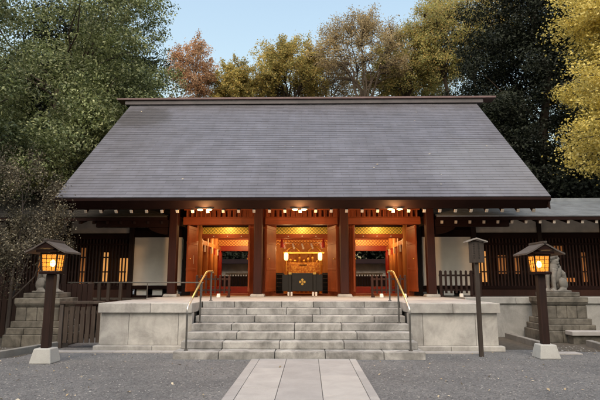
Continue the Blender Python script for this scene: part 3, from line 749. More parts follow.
# ------------------------------------------------------------------ lanterns
def lantern(name_lab, x, y):
    t = thing('wooden_lantern', name_lab, 'lantern', (x,y,0), 'wooden lanterns either side of the path')
    b = MB(); b.frustum(x,y,0,.29,.44,.44,.33,.33); b.build('base_block', M['concrete'], t, .02)
    MB().box(x-.078,x+.078,y-.078,y+.078,.29,1.757).build('post', M['dark_z'], t, .012)
    MB().box(x-.18,x+.18,y-.18,y+.18,1.76,1.815).build('lamp_floor', M['dark_x'], t, .006)
    fr = MB(); z0, z1 = 1.818, 2.16; w0, w1 = .14, .165
    for sx in (-1,1):
        for sy in (-1,1): fr.bar((x+sx*w0,y+sy*w0,z0),(x+sx*w1,y+sy*w1,z1), .026)
    fr.box(x-.18,x+.18,y-.18,y-.145,z1,z1+.035); fr.box(x-.18,x+.18,y+.145,y+.18,z1,z1+.035)
    fr.box(x-.18,x-.145,y-.144,y+.144,z1,z1+.035); fr.box(x+.145,x+.18,y-.144,y+.144,z1,z1+.035)
    fr.build('lamp_frame', M['dark_z'], t)
    for d in range(4):
        ca, sa = round(math.cos(d*math.pi/2)), round(math.sin(d*math.pi/2))
        def W(u, h, o=0):
            ww = w0+(w1-w0)*(h-z0)/(z1-z0)+o
            return (x+ca*ww-sa*u, y+sa*ww+ca*u, h)
        pn = MB(); pn.add([W(-w0+.012,z0+.01,-.008),W(w0-.012,z0+.01,-.008),W(w1-.014,z1-.005,-.008),W(-w1+.014,z1-.005,-.008)], [(0,1,2,3)])
        P_ = pn.build('pane', M['lantern_pane'], t)
        ln = MB()
        for u in (-.052,.052): ln.bar(W(u,z0+.01,.002),W(u*1.1,z1-.004,.002), .009)
        for h in (z0+.085,z0+.17,z0+.255): ln.bar(W(-w0,h,.004),W(w0,h,.004), .009)
        ln.build('lattice', M['dark_x'], P_)
    MB().ell((x,y,1.98),(.05,.05,.075)).build('bulb', M['bulb'], t, smooth=True)
    lamp('lamp_light', (x,y,1.98), 26, (1,.54,.18), .05, t)
    # gabled roof, ridge running front to back
    r = MB(); z_e, z_r, hw, hy = 2.17, 2.40, .41, .36
    n = 5
    for sx in (-1,1):
        pf_ = [(0,0),(.3,-.19),(.62,-.40),(1.0,-.60)]
        for i in range(len(pf_)-1):
            (u0,v0),(u1,v1) = pf_[i], pf_[i+1]
            a = Vector((x+sx*u0*hw,0,z_r+v0*(z_r-z_e)*1.65)); b = Vector((x+sx*u1*hw,0,z_r+v1*(z_r-z_e)*1.65))
            vs = [(q.x,yy_,q.z+dz) for q in (a,b) for yy_ in (y-hy,y+hy) for dz in (0,.035)]
            r.add(vs, [(0,2,6,4),(1,5,7,3),(0,1,3,2),(4,6,7,5),(0,4,5,1),(2,3,7,6)])
    r.build('roof', M['lantern_roof'], t)
    MB().box(x-.035,x+.035,y-hy-.02,y+hy+.02,z_r+.02,z_r+.065).build('ridge', M['grey_z'], t, .006)
    for yy_ in (y-hy+.02,y+hy-.045):
        gb = MB(); gb.prism([(x-.20,z_r-.12),(x+.20,z_r-.12),(x,z_r-.01)], 'y', yy_, yy_+.025); gb.build('gable_board', M['dark_x'], t)
    MB().box(x-.21,x+.21,y-hy+.06,y-hy+.10,2.198,2.24).build('eave_beam', M['dark_x'], t); MB().box(x-.21,x+.21,y+hy-.10,y+hy-.06,2.198,2.24).build('eave_beam', M['dark_x'], t)
    return t
M['lantern_roof'] = m_wood('weathered_roof_boards', (.085,.072,.066), 'y', .75, .3, .25)
lantern('tall wooden lantern lit amber in front of the shrubs left of the steps', -5.14, 10.35)
lantern('tall wooden lantern lit amber in front of the right guardian statue', 5.22, 11.15)

# ------------------------------------------------------------------ notice board
t = thing('notice_post', 'slim wooden notice post with roofed grey board right of the steps', 'sign', (3.9,11.3,0))
x, y = 3.90, 11.30
MB().box(x-.045,x+.045,y-.035,y+.035,0,2.50).build('post', M['sign'], t, .006)
MB().box(x-.165,x+.165,y-.075,y-.038,2.02,2.49).build('board', M['sign'], t, .005)
m = MB(); m.prism([(x-.24,2.47),(x,2.545),(x+.24,2.47),(x+.24,2.497),(x,2.575),(x-.24,2.497)], 'y', y-.13, y+.08); m.build('board_roof', M['pale_wood'], t)
m = MB(); rr = random.Random(4)
for cx_ in (-.06,.05):
    z = 2.43
    while z > 2.10:
        for q in range(3):
            a = rr.uniform(-.5,.5); L_ = rr.uniform(.012,.022); dz = rr.uniform(-.012,.012)
            m.bar((x+cx_-L_,y-.0765,z+dz-a*.012),(x+cx_+L_,y-.0765,z+dz+a*.012), .005, .0028, (0,1,0))
        m.bar((x+cx_,y-.0766,z-.016),(x+cx_+.004,y-.0766,z+.016), .005, .0028, (0,1,0)); z -= .05
m.build('ink_writing', M['black'], [o for o in t.children if o.name.startswith('board')][0])

# ------------------------------------------------------------------ guardian statues on pedestals
def pedestal(cx, y0, label, foot):
    t = thing('stone_pedestal', label, 'pedestal', (cx,y0,0), 'stone pedestals of the guardian statues')
    cy = y0+.65
    tiers = [('foot_course',1.46,1.30,0,.30),('lower_course',1.36,1.20,.302,.46),('base_moulding',1.24,1.06,.462,.62),('dado',1.10,.93,.622,.96),('cap',1.18,1.0,.962,1.19),('top_slab',.90,.72,1.192,1.32)]
    for nm, w, d, z0, z1 in tiers:
        m = MB()
        if nm in ('foot_course','lower_course','dado'):
            e = np.linspace(-w/2,w/2,4 if nm!='dado' else 5)
            for a, b in zip(e[:-1], e[1:]): m.box(cx+a+.003,cx+b-.003,cy-d/2,cy+d/2,z0,z1)
        elif nm == 'cap': m.frustum(cx,cy,z0,z0+.08,w-.10,d-.10,w,d); m.box(cx-w/2,cx+w/2,cy-d/2,cy+d/2,z0+.082,z1)
        else: m.box(cx-w/2,cx+w/2,cy-d/2,cy+d/2,z0,z1)
        m.build(nm, M['mossy'], t, .018)
    if foot:
        m = MB(); m.box(cx-.20,cx+.86,y0-.40,y0-.02,.22,.33); m.build('front_ledge', M['pave'], t, .015)
        m = MB(); m.box(cx-.15,cx+.8,y0-.34,y0-.03,0,.218); m.build('ledge_foot', M['mossy'], t, .01)
pedestal(7.18, 13.85, 'tiered stone pedestal with pale front ledge by the right lantern', True)
pedestal(-6.72, 12.65, 'tiered mossy stone pedestal behind the left lantern', False)

def komainu(cx, cy, zb, s, label, turn):
    """seated lion dog, built facing -x and turned; overlapping forms fused into one skin"""
    m = MB()
    def e(c, r, ry=0):
        m.ell(c, r, Matrix.Rotation(R(ry),3,'Y'), 16, 10)
    e((.07,0,.44),(.115,.125,.27),22); e((.15,0,.21),(.13,.15,.17)); e((-.035,0,.60),(.115,.125,.17),8); e((-.02,0,.72),(.10,.115,.15),-6)
    e((-.06,0,.865),(.105,.105,.11)); e((-.155,0,.835),(.075,.082,.058)); e((-.145,0,.775),(.058,.065,.030)); e((-.12,0,.915),(.055,.09,.035))
    e((-.225,0,.85),(.022,.035,.025))
    for sy in (-1,1):
        e((.015,sy*.10,.90),(.045,.024,.075),-25)                       # ears
        e((-.125,sy*.055,.895),(.026,.026,.024))                          # brow and eye
        for q in range(5):                                                # curls of the mane
            a = q*1.1; e((.035+.03*math.cos(a*2), sy*(.085+.02*math.sin(a)), .83-q*.055),(.05,.042,.042))
        m.tube([(-.07,sy*.085,.56),(-.125,sy*.095,.36),(-.135,sy*.095,.18),(-.13,sy*.095,.05)], [.068,.054,.043,.048], 12)
        e((-.165,sy*.095,.045),(.075,.055,.045))                          # fore paw
        for q in (-1,0,1): e((-.225,sy*.095+q*.03,.035),(.025,.018,.026))
        e((.15,sy*.125,.20),(.135,.07,.15),-20); e((.10,sy*.14,.06),(.12,.06,.058)); e((.0,sy*.145,.04),(.055,.05,.038))
    m.tube([(.25,0,.16),(.31,0,.30),(.27,0,.46),(.21,0,.58)], [.045,.075,.085,.02], 12)   # upright tail
    m.box(-.26,.33,-.20,.20,0,.04)
    ob = m.build('guardian_statue', M['statue'], None)
    for v in ob.data.vertices: v.co *= s
    for v in ob.data.vertices:
        v.co = Matrix.Rotation(turn,3,'Z') @ v.co
    ob.location = (cx,cy,zb)
    rm = ob.modifiers.new('remesh','REMESH'); rm.mode = 'VOXEL'; rm.voxel_size = .011*s
    sm = ob.modifiers.new('smooth','SMOOTH'); sm.factor = .5; sm.iterations = 2
    tx = bpy.data.textures.new('chisel','CLOUDS'); tx.noise_scale = .05
    dp = ob.modifiers.new('worn','DISPLACE'); dp.texture = tx; dp.strength = .010; dp.mid_level = .5
    for p_ in ob.data.polygons: p_.use_smooth = True
    rm.use_smooth_shade = True
    tag(ob, label, 'statue', 'pair of stone guardian dogs'); return ob
komainu(7.14, 14.5, 1.322, 1.12, 'seated stone guardian dog on the right pedestal, facing the steps', R(22))
komainu(-6.70, 13.3, 1.322, 1.12, 'seated stone guardian dog on the left pedestal, half hidden by twigs', R(180-22))

# ------------------------------------------------------------------ courtyard seen through the hall
t = thing('rear_wall', 'pale courtyard wall under a dark coping seen through the side bays', 'wall', (BX,31,0))
MB().box(BX-8,BX+8,31.0,31.2,1.95,2.70).build('wall_face', M['band'], t); MB().box(BX-8,BX+8,30.98,31.2,1.003,1.947).build('wainscot', M['dark_x'], t)
MB().prism([(30.5,2.70),(31.1,3.0),(31.7,2.70)], 'x', BX-8.1, BX+8.1).build('coping', M['dark_x'], t)
t = thing('rear_fence', 'dark baluster fence with pale top rail behind the hall', 'fence', (BX,27.6,1.0))
m = MB()
for k in range(58): m.box(BX-4.1+k*.144-.028,BX-4.1+k*.144+.028,27.6,27.64,1.0,2.0)
m.build('balusters', M['dark_z'], t); MB().box(BX-4.3,BX+4.3,27.56,27.68,2.0,2.08).build('top_rail', M['granite'], t, .01)
ct = MB(); ct.box(BX-9,BX+9,27.003,31,0,1.0); tag(ct.build('courtyard', M['bed']), kind='structure')

# ------------------------------------------------------------------ trees
def quads(name, V, mat, parent):
    """V: n x 4 x 3 array of world corners, one leaf each"""
    n = len(V); o = ORG[parent.name] if parent is not None else Vector((0,0,0))
    me = bpy.data.meshes.new(name); me.vertices.add(n*4); me.loops.add(n*4); me.polygons.add(n)
    me.vertices.foreach_set('co', (V - np.array(o)).reshape(-1).astype(np.float32))
    me.loops.foreach_set('vertex_index', np.arange(n*4, dtype=np.int32))
    me.polygons.foreach_set('loop_start', np.arange(0,n*4,4,dtype=np.int32)); me.polygons.foreach_set('loop_total', np.full(n,4,dtype=np.int32))
    me.update(calc_edges=True); me.materials.append(mat)
    ob = bpy.data.objects.new(name, me); COL.objects.link(ob); ob.parent = parent; return ob
def unit(v): return v/np.maximum(np.linalg.norm(v,axis=-1,keepdims=True),1e-6)
def leaf_quads(P, size, up=.6, out=None, aspect=.5, droop=0, rng=RNG):
    n = len(P); N = rng.normal(size=(n,3)); N[:,2] += up
    if out is not None: N += out
    N = unit(N); T = unit(np.cross(N, rng.normal(size=(n,3)) + np.array([0,0,droop]))); B = np.cross(N,T)
    L = size*rng.uniform(.65,1.35,(n,1)); W = L*aspect
    fold = N*L*.12
    return np.stack([P-T*L/2, P-B*W/2+fold, P+T*L/2, P+B*W/2+fold], 1)
def hall_clear(P):
    """keeps foliage out of the roofs"""
    rz = np.where(np.abs(P[:,1]-RY) < 6.6, RZ+.5-np.abs(P[:,1]-RY)*.87, -9)
    bad = (np.abs(P[:,0]-BX) < 8.6) & (np.abs(P[:,1]-RY) < 6.6) & (P[:,2] < rz) & ~((np.abs(P[:,0]-BX) > 7.9) & (P[:,2] > rz-3))
    bad |= (P[:,1] > 17) & (P[:,1] < 24.2) & (P[:,2] < 5.15) & (np.abs(P[:,0]-BX) < 14.6)
    return ~bad

def clumped(center, rad, nclump, per, cr, rng, shell=.45, lob=.22, flat=.55, cut=None, bough=0):
    """clump centres through an uneven crown volume, then leaf points round each"""
    D = unit(rng.normal(size=(nclump,3)))
    k = rng.normal(size=(5,3))*1.9; ph = rng.uniform(0,6.28,5)
    w = sum(np.sin(D@k[i]*1.6+ph[i]) for i in range(5))/5
    rr_ = (shell + (1-shell)*rng.uniform(0,1,nclump)**.6)*(1+lob*w*1.6)
    Cc = np.array(center) + D*np.array(rad)*rr_[:,None]
    if cut is not None: Cc = Cc[cut(Cc)]
    if bough:                                                      # each centre becomes a bough: clumps on its upper and outer side
        out = unit(Cc-np.array(center)); S_ = []
        for b_, o_ in zip(Cc, out):
            d_ = unit(rng.normal(size=(46,3))); k_ = (d_@o_ > -.1) | (d_[:,2] > .25); d_ = d_[k_ & (d_[:,2] > -.55)][:16]
            S_.append(b_ + d_*np.array([1,1,.72])*bough*rng.uniform(.7,1.25)*rng.uniform(.8,1.05,(len(d_),1)))
        Cc = np.concatenate(S_)
    cs = cr*rng.uniform(.55,1.3,len(Cc))
    npr = np.maximum((per*(cs/cr)**2).astype(int), 4)
    idx = np.repeat(np.arange(len(Cc)), npr)
    d = unit(rng.normal(size=(len(idx),3)))*rng.uniform(.25,1,(len(idx),1))**.5
    P = Cc[idx] + d*cs[idx][:,None]*np.array([1,1,flat])
    O = unit(P-np.array(center))*.5 + d*.5
    return P, O, Cc
def limb(m, a, b, r0, r1, rng, sag=.12, n=6, sides=6):
    a, b = np.array(a,float), np.array(b,float); L = np.linalg.norm(b-a)
    pts = [a + (b-a)*u + np.array([0,0,1])*L*sag*math.sin(u*math.pi)*.6 + rng.normal(size=3)*L*.025*math.sin(u*math.pi) for u in np.linspace(0,1,n)]
    m.tube(pts, list(np.linspace(r0,r1,n)), sides); return pts
def evergreen(label, base, trunk_h, tr, crowns, leafmat, size, seed, barkmat, group, nlimb=34, per=70, cr=.7, aspect=.5, name='evergreen_tree', shell=.45, lob=.22, droop=0, up=.6, flat=.55, extra=None, bough=0):
    rng = np.random.default_rng(seed)
    t = thing(name, label, 'tree', base, group)
    Ps, Os, Cs = [], [], []
    for (c, r, nc) in crowns:
        P, O, Cc = clumped(c, r, nc, per, cr, rng, shell, lob, flat, None, bough)
        Ps.append(P); Os.append(O); Cs.append(Cc)
    P = np.concatenate(Ps); O = np.concatenate(Os); Cc = np.concatenate(Cs)
    k = hall_clear(P) & (P[:,2] > .3)
    if extra is not None: k &= extra(P)
    P, O = P[k], O[k]
    quads('crown', leaf_quads(P, size, up, O, aspect, droop, rng), leafmat, t)
    m = MB(); b = np.array(base, float)
    top = b + np.array([rng.normal()*.4, rng.normal()*.4, trunk_h])
    pts = limb(m, b, top, tr, tr*.25, rng, .0, 8, 10)
    Cc = Cc[hall_clear(Cc)]
    for q in Cc[rng.choice(len(Cc), min(nlimb,len(Cc)), replace=False)]:
        u = np.clip((q[2]-b[2])/trunk_h*.75, .15, .95); st_ = b + (top-b)*u
        limb(m, st_, q, tr*.32*(1-u*.6), .02, rng, -.05, 5, 5)
    m.build('trunk', barkmat, t, smooth=True); return t

def bare_tree(label, base, height, spread, seed, leafmat, leaf_n, size, barkmat, lean=(0,0), name='autumn_tree', r0=.28, levels=5, up_bias=.25, fork=.30, leaf_from=3, scatter=.35, group='autumn trees behind the roof', first=.30, nch=(2,4), rad=None):
    rng = np.random.default_rng(seed); t = thing(name, label, 'tree', base, group)
    segs = []; tips = []
    def grow(p, d, L, r, lv):
        n = 5; q = np.array(p); pts = [q.copy()]; dd = d.copy()
        for i in range(n):
            dd = unit(dd + rng.normal(size=3)*.13 + np.array([0,0,.05*up_bias])); q = q + dd*L/n; pts.append(q.copy())
        segs.append((pts, list(np.linspace(r, r*.62, n+1)), 7 if lv < 2 else (5 if lv < 4 else 3)))
        if lv >= leaf_from: tips.extend(pts[1:])
        if lv == levels: return
        for c in range(rng.integers(nch[0], nch[1]+1)):
            u = rng.uniform(.45,1.0) if c else 1.0
            pp = pts[min(n, max(1,int(round(u*n))))]
            side = unit(np.cross(dd, rng.normal(size=3)))
            ang = rng.uniform(.5,1.0)*(fork*3 if c else fork*1.2)
            nd = unit(dd*math.cos(ang) + side*math.sin(ang)*np.array([spread,spread,1]) + np.array([0,0,up_bias*.5]))
            grow(pp, nd, L*rng.uniform(.62,.86), r*.62*(.75 if c else .95), lv+1)
    grow(np.array(base,float), unit(np.array([lean[0],lean[1],1.0])), height*first, r0, 0)
    T = np.array(tips); B0 = np.array(base, float); m = MB()
    f = height/(np.percentile(T[:,2], 99) - base[2]); T = B0 + (T-B0)*f
    ax = np.array([lean[0],lean[1],1.0]); f3 = np.array([f,f,f])
    if rad:
        h = np.linalg.norm((T-B0)[:,:2] - np.outer(T[:,2]-base[2], ax[:2]), axis=1); g_ = rad/np.percentile(h, 92); f3 = np.array([g_,g_,1]); T = B0 + (T-B0)*f3; f3 = f3*np.array([f,f,f])
    for pts, rr_, n_ in segs: m.tube([B0+(q-B0)*f3 for q in pts], rr_, n_, cap=False)
    m.build('trunk', barkmat, t, smooth=True)
    P = T[rng.integers(0,len(T),leaf_n)] + rng.normal(size=(leaf_n,3))*scatter
    k = hall_clear(P); P = P[k]
    if leafmat is not None: quads('crown', leaf_quads(P, size, .3, None, .6, 0, rng), leafmat, t)
    return t, T

L_ever = m_leaf('camphor_leaves', [(.045,.062,.022),(.15,.175,.065),(.36,.38,.20)], .25, .5, .36, .5, .50)
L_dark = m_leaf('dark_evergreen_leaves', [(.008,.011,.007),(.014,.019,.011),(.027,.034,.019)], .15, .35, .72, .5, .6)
L_gink = m_leaf('golden_ginkgo_leaves', [(.50,.39,.085),(.70,.56,.15),(.80,.69,.28)], .4, .25, .6, .8, .7)
L_rust = m_leaf('rusty_leaves', [(.42,.23,.14),(.56,.33,.19),(.66,.45,.26)], .5, .2, .7, .8, .75)
L_olive = m_leaf('olive_gold_leaves', [(.27,.26,.085),(.46,.385,.13),(.66,.46,.15)], .5, .25, .7, .5, .65)
L_brown = m_leaf('brown_autumn_leaves', [(.33,.26,.145),(.45,.35,.19),(.54,.42,.25)], .5, .2, .7, .5, .75)
L_yolive = m_leaf('yellow_green_leaves', [(.29,.31,.12),(.45,.42,.155),(.64,.44,.16)], .5, .2, .7, .5, .75)
L_shrub = m_leaf('pale_shrub_leaves', [(.035,.032,.022),(.06,.053,.036),(.095,.084,.058),(.14,.125,.085),(.40,.36,.27)], .2, .3, .6, 1.2, .5)

# big camphor on the left, reaching over the end of the ridge
EG = 'evergreens around the hall'
evergreen('huge bright green broadleaf evergreen towering over the left end of the roof', (-13.5,25,0), 13, .5,
          [((-13.7,25,11.5),(5.7,4.6,7.0),72),((-9.9,26,13.8),(1.5,3,4.6),34),((-13,21.2,7.0),(3.4,2.6,2.4),16),((-9.7,21.8,9.0),(.9,1.2,1.6),6),((-10.0,25,9.4),(1.3,2.2,2.6),16)], L_ever, .14, 21, M['bark'], EG, 44, 66, .60, .5, 'evergreen_tree', .62, .12, bough=1.5)
evergreen('darker evergreen nearer the camera at the far left edge', (-14.5,17.5,0), 9, .3,
          [((-13.3,17.0,8.2),(3.4,3.0,3.2),170),((-11.2,18.6,6.2),(2.2,2.0,1.5),70),((-12,16.2,11.3),(2.8,2.6,2.0),80)], L_ever, .13, 22, M['bark'], EG, 30, 120, .65, .5, 'evergreen_tree', .2, .25)
evergreen('dark dense evergreen added behind the camphor to darken its hollows', (-16,31,0), 14, .4, [((-15.0,31,11.0),(6.3,2.5,9.0),620)], L_dark, .26, 24, M['bark'], EG, 10, 150, 1.1)  # dark backing that stands in for shade inside the camphor crown
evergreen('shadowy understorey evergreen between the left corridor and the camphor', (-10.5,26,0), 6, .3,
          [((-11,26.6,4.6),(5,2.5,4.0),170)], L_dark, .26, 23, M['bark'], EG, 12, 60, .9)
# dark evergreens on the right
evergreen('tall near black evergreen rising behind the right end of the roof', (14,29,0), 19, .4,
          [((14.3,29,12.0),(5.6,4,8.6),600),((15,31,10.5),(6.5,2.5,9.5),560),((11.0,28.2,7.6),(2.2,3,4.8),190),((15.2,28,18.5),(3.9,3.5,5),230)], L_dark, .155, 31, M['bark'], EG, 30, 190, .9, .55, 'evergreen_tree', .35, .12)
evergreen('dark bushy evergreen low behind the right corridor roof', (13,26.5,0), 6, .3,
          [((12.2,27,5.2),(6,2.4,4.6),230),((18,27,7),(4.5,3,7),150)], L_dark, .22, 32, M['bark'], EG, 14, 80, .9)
# unseen grove added at the camera's back to hold sky glow off the facade
for k, (gx, gy, gh, lab) in enumerate([(-21,4,13,'added broad evergreen left of the court at the camera end'),(-15,-12,15,'unseen round evergreen added behind the camera to the left'),(-7.5,-17,17,'unseen tall evergreen added behind the camera just left of the path'),
        (.5,-20,18,'tallest evergreen of the unseen grove added behind the camera'),(8.5,-17,16,'unseen tall evergreen added behind the camera just right of the path'),(16,-11,15,'unseen round evergreen added behind the camera to the right'),(22,5,13,'added broad evergreen right of the court at the camera end')]):
    evergreen(lab, (gx,gy,0), gh*.7, .35, [((gx,gy,gh*.55),(5.2,4.5,gh*.5),130)], L_dark, .5, 90+k, M['bark'], 'unseen grove added behind the camera', 10, 40, 1.3, .6)
evergreen('low dark evergreen behind the courtyard wall seen through the left bay', (-3.6,36,0), 5, .25, [((-3.8,36,4.2),(4.2,2.2,3.8),420)], L_dark, .26, 33, M['bark'], EG, 8, 70, .9)
evergreen('low dark evergreen behind the courtyard wall seen through the right bay', (4.2,36,0), 5, .25, [((4.0,36,4.2),(4.4,2.2,3.8),420)], L_dark, .26, 34, M['bark'], EG, 8, 70, .9)
# golden ginkgo at the right edge
def gink_ok(P): return np.ones(len(P), bool)
rngg = np.random.default_rng(41)
gt = thing('ginkgo_tree', 'golden yellow ginkgo with drooping boughs at the right edge', 'tree', (14.4,20,0))
gm = MB(); GP = []; GO = []
limb(gm, (14.5,20,0), (14.3,20,15.5), .35, .05, rngg, 0, 8, 10)
for k in range(120):
    z = rngg.uniform(6.2,15.0); a = rngg.uniform(0,2*math.pi); Lb = (3.4 if z > 8.5 else 3.0) * rngg.uniform(.75,1.15)*(1.12-(max(z-8,0))/22)
    s0 = np.array([14.35,20,z]); d = np.array([math.cos(a),math.sin(a),.12])
    e_ = s0+d*Lb+np.array([0,0,-.25])
    pts = np.array(limb(gm, s0, e_, .06, .012, rngg, .12, 7, 5))
    for q in range(12):
        u = rngg.uniform(.3,1.0); i = min(int(u*6),5); pq = pts[i]+(pts[i+1]-pts[i])*rngg.uniform()
        side = np.array([-d[1],d[0],0])*rngg.normal()*.55
        nn = 58; loc = pq + side + rngg.normal(size=(nn,3))*np.array([.34,.34,.20])*rngg.uniform(.5,1.2) - np.array([0,0,.16])
        GP.append(loc)
GP = np.concatenate(GP); gk = hall_clear(GP); GP = GP[gk]
quads('crown', leaf_quads(GP, .10, .9, None, .8, 0, rngg), L_gink, gt); gm.build('trunk', M['bark'], gt, smooth=True)

# autumn trees behind the roof: domed crowns on fanning limbs, with gaps that let the sky through
def dome_tree(label, x, y, top, rad, seed, leafmat, ncl, per, size, barkmat, cr=.62, depth=1.0, shell=.55, nmain=9, r0=.17, low=.62, twigs=4, dlow=-.3):
    rng = np.random.default_rng(seed); t = thing('autumn_tree', label, 'tree', (x,y,0), 'autumn trees behind the roof')
    hz = max(rad*1.08, 3.2); cz = top-hz; c = np.array([x,y,cz]); R3 = np.array([rad,rad*depth,hz])
    D = unit(rng.normal(size=(ncl*2,3))); D = D[D[:,2] > dlow][:ncl]
    ph = rng.uniform(0,6.28,4); az = np.arctan2(D[:,1],D[:,0])
    lob = 1+.07*np.sin(az*3+ph[0])+.06*np.sin(az*5+ph[1]+D[:,2]*3)+.06*np.sin(D[:,2]*7+ph[2]+D[:,0]*4)
    q = (shell+(1-shell)*rng.uniform(0,1,len(D))**.6)*lob
    Cc = c + D*R3*q[:,None]
    m = MB(); fork = np.array([x+rng.normal()*.3, y, cz-hz*low]); base = np.array([x,y,0.])
    limb(m, base, fork, r0*1.25, r0, rng, 0, 6, 8)
    mains = []
    for k in range(nmain):
        a = 2*math.pi*(k+rng.uniform(-.3,.3))/nmain; el = rng.uniform(.35,1.35)
        e_ = c + np.array([math.cos(a)*math.cos(el), math.sin(a)*math.cos(el), math.sin(el)])*R3*rng.uniform(.62,.85)
        mains.append(np.array(limb(m, fork, e_, r0*.62, .035, rng, .10, 9, 6)))
    J = np.concatenate([p[2:] for p in mains])
    Ps = []
    for cc in Cc:
        dist = np.linalg.norm(J-cc,axis=1) + np.maximum(J[:,2]-cc[2],0)*1.5
        j0 = J[np.argmin(dist)]
        pts = np.array(limb(m, j0, cc, .045, .012, rng, .10, 6, 4))
        for w_ in range(twigs):
            s0 = pts[rng.integers(2,6)]; e_ = s0 + unit(rng.normal(size=3)+np.array([0,0,.5])+unit(cc-c)*.8)*cr*rng.uniform(.6,1.4)
            limb(m, s0, e_, .014, .006, rng, .05, 3, 3)
            n = max(2,int(per*1.75/twigs)); u = rng.uniform(.1,1.1,(n,1)); Ps.append(s0+(e_-s0)*u+rng.normal(size=(n,3))*cr*.24)
    P = np.concatenate(Ps); O = unit(P-c)*.4
    quads('crown', leaf_quads(P, size*.82, .5, O, .6, 0, rng), leafmat, t); m.build('trunk', barkmat, t, smooth=True)
dome_tree('slender rust red tree behind the left end of the ridge', -10.6,44, 23.9, 2.3, 51, L_rust, 120, 60, .20, M['bark_pale'], .6, dlow=-.9)
dome_tree('olive green bushy tree beside the rust red tree', -7.0,46, 22.9, 2.7, 52, L_olive, 150, 80, .22, M['bark'], .6, shell=.3, dlow=-.9)
dome_tree('broad olive gold tree behind the left middle of the ridge', -1.6,47, 25.5, 4.2, 53, L_olive, 260, 66, .22, M['bark'], .7, shell=.45)
dome_tree('tall rounded brown tree with a bare fan of branches behind the ridge middle', 5.2,45, 27.0, 4.5, 54, L_brown, 290, 46, .18, M['bark_pale'], .7, shell=.66, nmain=12, low=1.0)
dome_tree('thin leafed pale tree left of the tall brown tree', 1.9,51, 25.6, 3.6, 55, L_brown, 170, 44, .18, M['bark_pale'], .7, nmain=8, low=.9)
dome_tree('orange topped tree right of the tall brown tree', 9.8,47, 26.4, 3.6, 56, L_yolive, 240, 58, .20, M['bark'], .7, shell=.45, nmain=10, low=.9, dlow=-.8)
dome_tree('tall yellow green tree before the dark evergreen', 13.3,45, 28.4, 4.0, 57, L_yolive, 300, 60, .20, M['bark'], .75, shell=.4, low=.8, dlow=-.95)
dome_tree('lofty thin crowned tree at the top right of the sky', 17.5,50, 34.5, 6.2, 58, L_olive, 320, 50, .22, M['bark_pale'], .9, shell=.5, low=.8)
dome_tree('low olive tree filling the gap right of the ridge middle', 7.6,52, 24.4, 3.6, 59, L_olive, 130, 44, .22, M['bark'], .7, low=.8)
dome_tree('low olive tree filling the dip between the bushy tree and the broad olive gold tree', -5.0,51, 23.2, 3.2, 62, L_olive, 170, 64, .22, M['bark'], .7, dlow=-.8)
dome_tree('low golden tree in the dip left of the dark evergreen', 12.0,52, 25.2, 3.6, 63, L_yolive, 190, 60, .22, M['bark'], .7, dlow=-.9)
dome_tree('low bare tree behind the rust red tree', -9.2,53, 24.0, 3.0, 60, L_brown, 60, 14, .18, M['bark_pale'], .7, low=.9)
# far wood low behind everything
rw = np.random.default_rng(61); P = np.stack([rw.uniform(-40,40,26000), rw.uniform(60,66,26000), np.zeros(26000)],1)
P[:,2] = rw.uniform(.5,1,26000)**.6*(13.5+2.5*np.sin(P[:,0]*.7)+1.5*np.sin(P[:,0]*1.9+1))
tag(quads('far_wood', leaf_quads(P, .75, .4, None, .7, 0, rw), L_olive, None), 'far off belt of autumn woodland behind the shrine', 'woodland', None, 'stuff')

# twiggy shrubs at the lower left
def shrub(label, base, h, seed, leaf_n, spread=1.2, levels=6, leafmat=None, size=.055, r0=.06, lean=(0,0), rad=1.6):
    return bare_tree(label, base, h, spread, seed, leafmat or L_shrub, leaf_n, size, M['twig'], lean, 'twiggy_shrub', r0, levels, .12, .34, 3, .09, 'twiggy shrubs at the left edge', .26, (2,4), rad)
shrub('tall twiggy shrub with pale tips before the roof corner', (-8.2,14.1,0), 5.3, 71, 12000, 1.25, 6, rad=1.25)
shrub('tangled grey shrub at the far left edge', (-9.5,13.4,0), 5.6, 72, 13000, 1.3, 6, rad=1.5)
shrub('low dark shrub crowding behind the left lantern', (-8.3,12.2,0), 3.6, 73, 9000, 1.3, 6, rad=1.3)
shrub('small grey shrub at the left edge in front of the board fence', (-10.6,14.3,0), 4.6, 74, 9000, 1.3, 6, rad=1.5)

# loose stones on the gravel
rp = np.random.default_rng(77); n = 16000
P = np.stack([rp.uniform(-9.5,9.5,n), 6.2+7*rp.uniform(0,1,n)**1.3, np.full(n,.004)],1)
P = P[((P[:,0] < -1.12)|(P[:,0] > 1.24)) & ~((np.abs(P[:,0]+.05) < 2.75) & (P[:,1] > 10.7)) & ~((P[:,1] > 11.65) & (np.abs(P[:,0]) < 6.0))]
n = len(P); r = rp.uniform(.006,.017,(n,1))*np.array([1,1,.7]); th_ = rp.uniform(0,6.28,n); r[:,0] *= rp.uniform(.8,1.5,n)
off = np.array([[1,0,0],[0,1,0],[-1,0,0],[0,-1,0],[0,0,1.]])
O5 = off[None]*r[:,None,:]*rp.uniform(.75,1.2,(n,5,1)); c_, s_ = np.cos(th_)[:,None], np.sin(th_)[:,None]
V5 = np.stack([O5[:,:,0]*c_-O5[:,:,1]*s_, O5[:,:,0]*s_+O5[:,:,1]*c_, O5[:,:,2]],2) + P[:,None,:]
me = bpy.data.meshes.new('loose_stones'); base_ = np.arange(n)[:,None,None]*5; F4 = np.array([[0,1,4],[1,2,4],[2,3,4],[3,0,4]])[None]+base_
me.vertices.add(n*5); me.vertices.foreach_set('co', V5.reshape(-1).astype(np.float32)); me.loops.add(n*12); me.loops.foreach_set('vertex_index', F4.reshape(-1).astype(np.int32))
